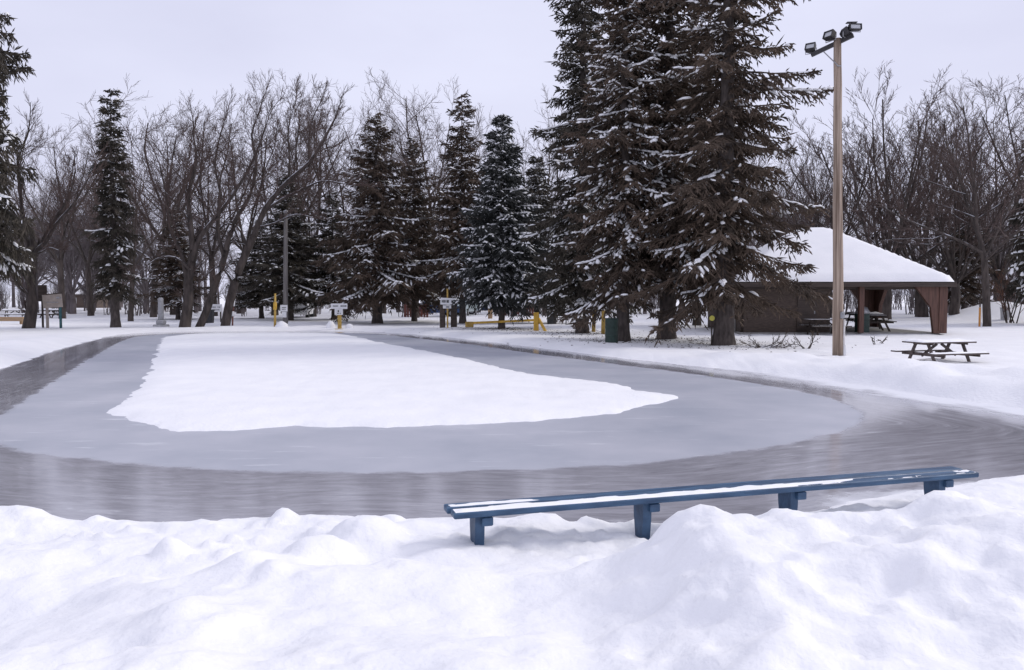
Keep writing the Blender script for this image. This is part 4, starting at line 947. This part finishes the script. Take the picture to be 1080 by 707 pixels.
# park bench far behind the barrier
def far_bench():
    g = ground(597, 344, .05); g.y += 4; p = atY(597, 344, g.y); g.x = p.x; g.z = gz(g.x, g.y) - .05; t = thing('park_bench', 'dark slatted park bench right of the yellow barrier post', 'bench', g, R(-4))
    for k in range(3): MB().box((0, -.18 + .15 * k, .46), (2.4, .12, .04), bev=.005).build('seat_slat', 'black', t)
    for k in range(3): MB().box((0, .26 + .03 * k, .60 + .15 * k), (2.4, .03, .12), bev=.005).build('back_slat', 'black', t)
    for x in (-1.0, 0, 1.0): MB().box((x, 0, .2), (.07, .42, .46), bev=.005).build('leg', 'black', t); MB().bar((x, .22, .4), (x, .36, .98), .05, .05).build('back_support', 'black', t)
    b2 = thing('litter_bin', 'small black litter bin beside the dark park bench', 'litter bin', (g.x - .95, g.y - .6, g.z)); MB().box((0, 0, .45), (.62, .5, .9), taper=.9, bev=.04).build('body', 'black', b2); MB().box((0, 0, .93), (.68, .56, .07), bev=.02).build('lid', 'white', b2, label='snow-white flat lid')
far_bench()
# yellow disc fixed to the thick spruce trunk
g = ground(763, 363, .05); c = atY(753, 336, g.y - .42)
t = thing('trail_disc', 'small round yellow disc beside the thick spruce trunk', 'marker', (c.x, g.y - .1, gz(c.x, g.y) - .05)); hz_ = c.z - t.location.z
MB().tube([(0, 0, 0), (0, 0, hz_ + .1)], .025, 6).build('stake', 'dark_wood', t); MB().tube([(0, -.05, hz_), (0, -.03, hz_)], .10, 16).build('disc', 'sulphur', t)
for px, py, lab in ((636, 352, 'short yellow post standing between two tall spruce trunks'), (626, 350, 'short dull post left of the yellow one between spruce trunks')):
    p = ground(px, py, .1); t = thing('marker_post', lab, 'post', p); MB().tube([(0, 0, 0), (.01, 0, .8), (.02, 0, 1.22)], [.10, .095, .09], 10).build('shaft', 'yellow_dull', t, smooth=True); MB().tube([(.02, 0, 1.222), (.02, 0, 1.30)], [.11, .05], 10).build('cap', 'white' if px == 636 else 'dark_wood', t, smooth=True)
p = ground(1033, 344, .1); t = thing('marker_stake', 'thin orange stake in the snow before the right snow heap', 'stake', p)
MB().box((0, 0, .6), (.10, .06, 1.3), bev=.006).build('shaft', 'orange', t); MB().box((0, 0, 1.62), (.07, .05, .72), bev=.006).build('upper_shaft', 'dark_wood', t)
p = atY(1060, 332, 54); t = thing('trash_can', 'pale grey wire litter basket by the snow heap', 'litter bin', (p.x, 54, gz(p.x, 54) - .05))
MB().tube([(0, 0, 0), (0, 0, .85)], [.24, .30], 14).build('basket', 'stone', t); MB().tube([(0, 0, .84), (0, 0, .9)], [.32, .32], 14).build('rim', 'metal_grey', t)

# fallen branches in the snow before the shelter
def fallen(px, py, seed, n, label, up=.2, ln=.9):
    g = ground(px, py, .02); t = Tree(seed); r = t.r
    for k in range(n):
        az = r.uniform(-.5, .5) + (math.pi if r.random() < .5 else 0)
        t.grow(Vector((r.uniform(-.3, .3), r.uniform(-.15, .15), -.02)), Vector((math.cos(az), math.sin(az), up)), ln * r.uniform(.6, 1), .022, 2, [0, 0, 5, 3], up=.02, wig=.18, spread=(.4, .9), ratio=.5)
    V = t.meshes('fallen%d' % seed, .02)
    o = thing('fallen_branch', label, 'branch', g); link('limb', V[0], 'bark', o); link('twigs', V[1], 'needle_brown', o, kind='stuff')
fallen(810, 366, 71, 9, 'dark heap of fallen branches in the snow before the shelter', .25)
fallen(843, 367, 72, 4, 'broken twig sticking up left of the floodlight pole', .9, .7)
fallen(928, 362, 73, 4, 'sparse dry weed stalks in the snow before the green barrel', 1.2, .4)

# ------------------------------------------------------------------ far things behind the trees
def car(px, D, m, label, rz, s=1.0):
    p = atY(px, 335, D); t = thing('parked_car', label, 'car', (p.x, D, gz(p.x, D) - .02), rz, 'cars parked beyond the trees')
    prof = [(-2.1, .35), (-2.15, .75), (-1.95, .92), (-1.25, 1.0), (-.75, 1.42), (.75, 1.46), (1.5, 1.05), (2.1, .9), (2.15, .4)]
    MB().prism([(x * s, z * s) for x, z in prof], -.85 * s, .85 * s).build('body', m, t)
    for y in (-.856, .856): 
        MB().prism([(-1.1 * s, 1.02 * s), (-.72 * s, 1.36 * s), (-.05 * s, 1.38 * s), (-.05 * s, 1.02 * s)], (y - .006) * s, (y + .006) * s).build('window', 'dark_glass', t); MB().prism([(.05 * s, 1.02 * s), (.05 * s, 1.38 * s), (.72 * s, 1.39 * s), (1.3 * s, 1.04 * s)], (y - .006) * s, (y + .006) * s).build('window', 'dark_glass', t)
        for x in (-1.35, 1.35):
            w = MB().tube([(x * s, (y * .86 - .1) * s, .33 * s), (x * s, (y * 1.0 + .02 * (1 if y > 0 else -1)) * s, .33 * s)], .33 * s, 14).build('wheel', 'rubber', t); MB().tube([(x * s, y * 1.03 * s, .33 * s), (x * s, y * 1.045 * s, .33 * s)], .19 * s, 10).build('rim', 'metal_grey', w)
    V, Q = snow_slab(-.74 * s, .74 * s, -.78 * s, .78 * s, 1.44 * s, .1, 4, .15); link('snow_cover', mesh_np('car_snow', V, Q=Q, smooth=True), 'tree_snow', t)
car(458, 68, 'car_blue', 'blue car with snowy roof parked left of the wordy sign', R(12))
car(488, 72, 'car_teal', 'pale car parked just right of the wordy sign', R(78))
car(512, 76, 'car_dark', 'dark navy car parked behind the bluish spruce', R(5))
def fence(xa, xb, D, m, label, h, npl, cap=False):
    a = atY(xa, 336, D); b_ = atY(xb, 336, D); t = thing('plank_fence', label, 'fence', (a.x, D, gz(a.x, D) - .05)); W = b_.x - a.x
    me = MB().box((0, 0, h / 2), (W / npl * .8, .04, h)).build('plank', m, t); me.location = (W / npl * .5, 0, 0)
    for k in range(1, npl): o = me.copy(); COL.objects.link(o); o.parent = t; o.location = (W / npl * (k + .5), 0, 0)
    for z in (h * .25, h * .8): MB().box((W / 2, .05, z), (W, .05, .09)).build('rail', m, t)
fence(426, 452, 66, 'red', 'low reddish plank fence left of the blue parked car', 1.1, 9)
fence(532, 566, 70, 'red', 'low reddish plank fence behind the yellow barrier', .95, 12)
p = atY(517, 325, 62); t = thing('marker_post', 'tan wooden post standing behind the bluish spruce', 'post', (p.x, 62, gz(p.x, 62) - .1)); MB().box((0, 0, 1.1), (.34, .34, 2.2), bev=.03).build('shaft', 'tan', t); MB().box((0, 0, 2.24), (.42, .42, .08), bev=.02).build('cap', 'tan', t)
def far_house():
    p = atY(86, 330, 112); z = gz(p.x, 112); t = thing('house', 'long low brown house far behind the beige notice board', 'house', (p.x, 112, z - .1))
    MB().box((0, 0, 1.0), (6.4, 4, 2.0)).build('wall', 'siding', t); rf = MB().prism([(-2.4, 1.98), (2.4, 1.98), (0, 2.9)], -3.6, 3.6, 'x').build('roof', 'dark_wood', t)
    for x in (-2, 0, 2): w = MB().box((x, -2.02, 1.15), (.9, .05, .8)).build('window', 'white', t); MB().box((x, -2.05, 1.15), (.76, .03, .66)).build('pane', 'dark_glass', w)
    MB().box((0, -1.2, 2.48), (7.3, 2.5, .10), Matrix.Rotation(R(21), 3, 'X')).build('roof_snow', 'snow', rf)
far_house()
def van_far():
    p = atY(316, 336, 66); t = thing('parked_van', 'white van with dark windows parked right of the grey lamp pole', 'van', (p.x, 66, gz(p.x, 66) - .02), R(6), 'cars parked beyond the trees')
    MB().prism([(-.95, .3), (-.97, .9), (-.9, 1.15), (-.8, 1.8), (.8, 1.8), (.9, 1.15), (.97, .9), (.95, .3)], -2.1, 2.1).build('body', 'white', t)
    MB().prism([(-.82, 1.2), (-.74, 1.68), (.74, 1.68), (.82, 1.2)], -2.115, -2.102).build('window', 'dark_glass', t)
    for x in (-.8, .8):
        for y in (-1.4, 1.4): MB().tube([(x * .9, y, .33), (x * 1.22, y, .33)], .33, 12).build('wheel', 'rubber', t)
van_far()
# needles, bark and twigs dropped on the snow under the spruces
def litter():
    r = np.random.RandomState(3); P = []
    for px, by in ((612, 351), (657, 359), (703, 358), (763, 363), (529, 347)):
        g = ground(px, by); a = r.rand(320) * 6.28; q = np.abs(r.randn(320)) * 1.9 + .3
        P.append(np.stack([g.x + np.cos(a) * q, g.y + np.sin(a) * q], 1))
    P = np.concatenate(P); Z = height(P[:, 0], P[:, 1]); A = np.column_stack([P, Z + .008]); th = r.rand(len(A)) * 6.28; ln = .04 + .13 * r.rand(len(A)) ** 2
    B = A + np.stack([np.cos(th) * ln, np.sin(th) * ln, .01 * r.rand(len(A))], 1)
    V, T = spindles(A, B, .008 + .012 * r.rand(len(A)), r); o = link('tree_litter', mesh_np('tree_litter', V, T=T), 'litter', kind='stuff'); tag(o, 'fallen needles and bits of bark on the snow under the spruces', 'litter')
litter()
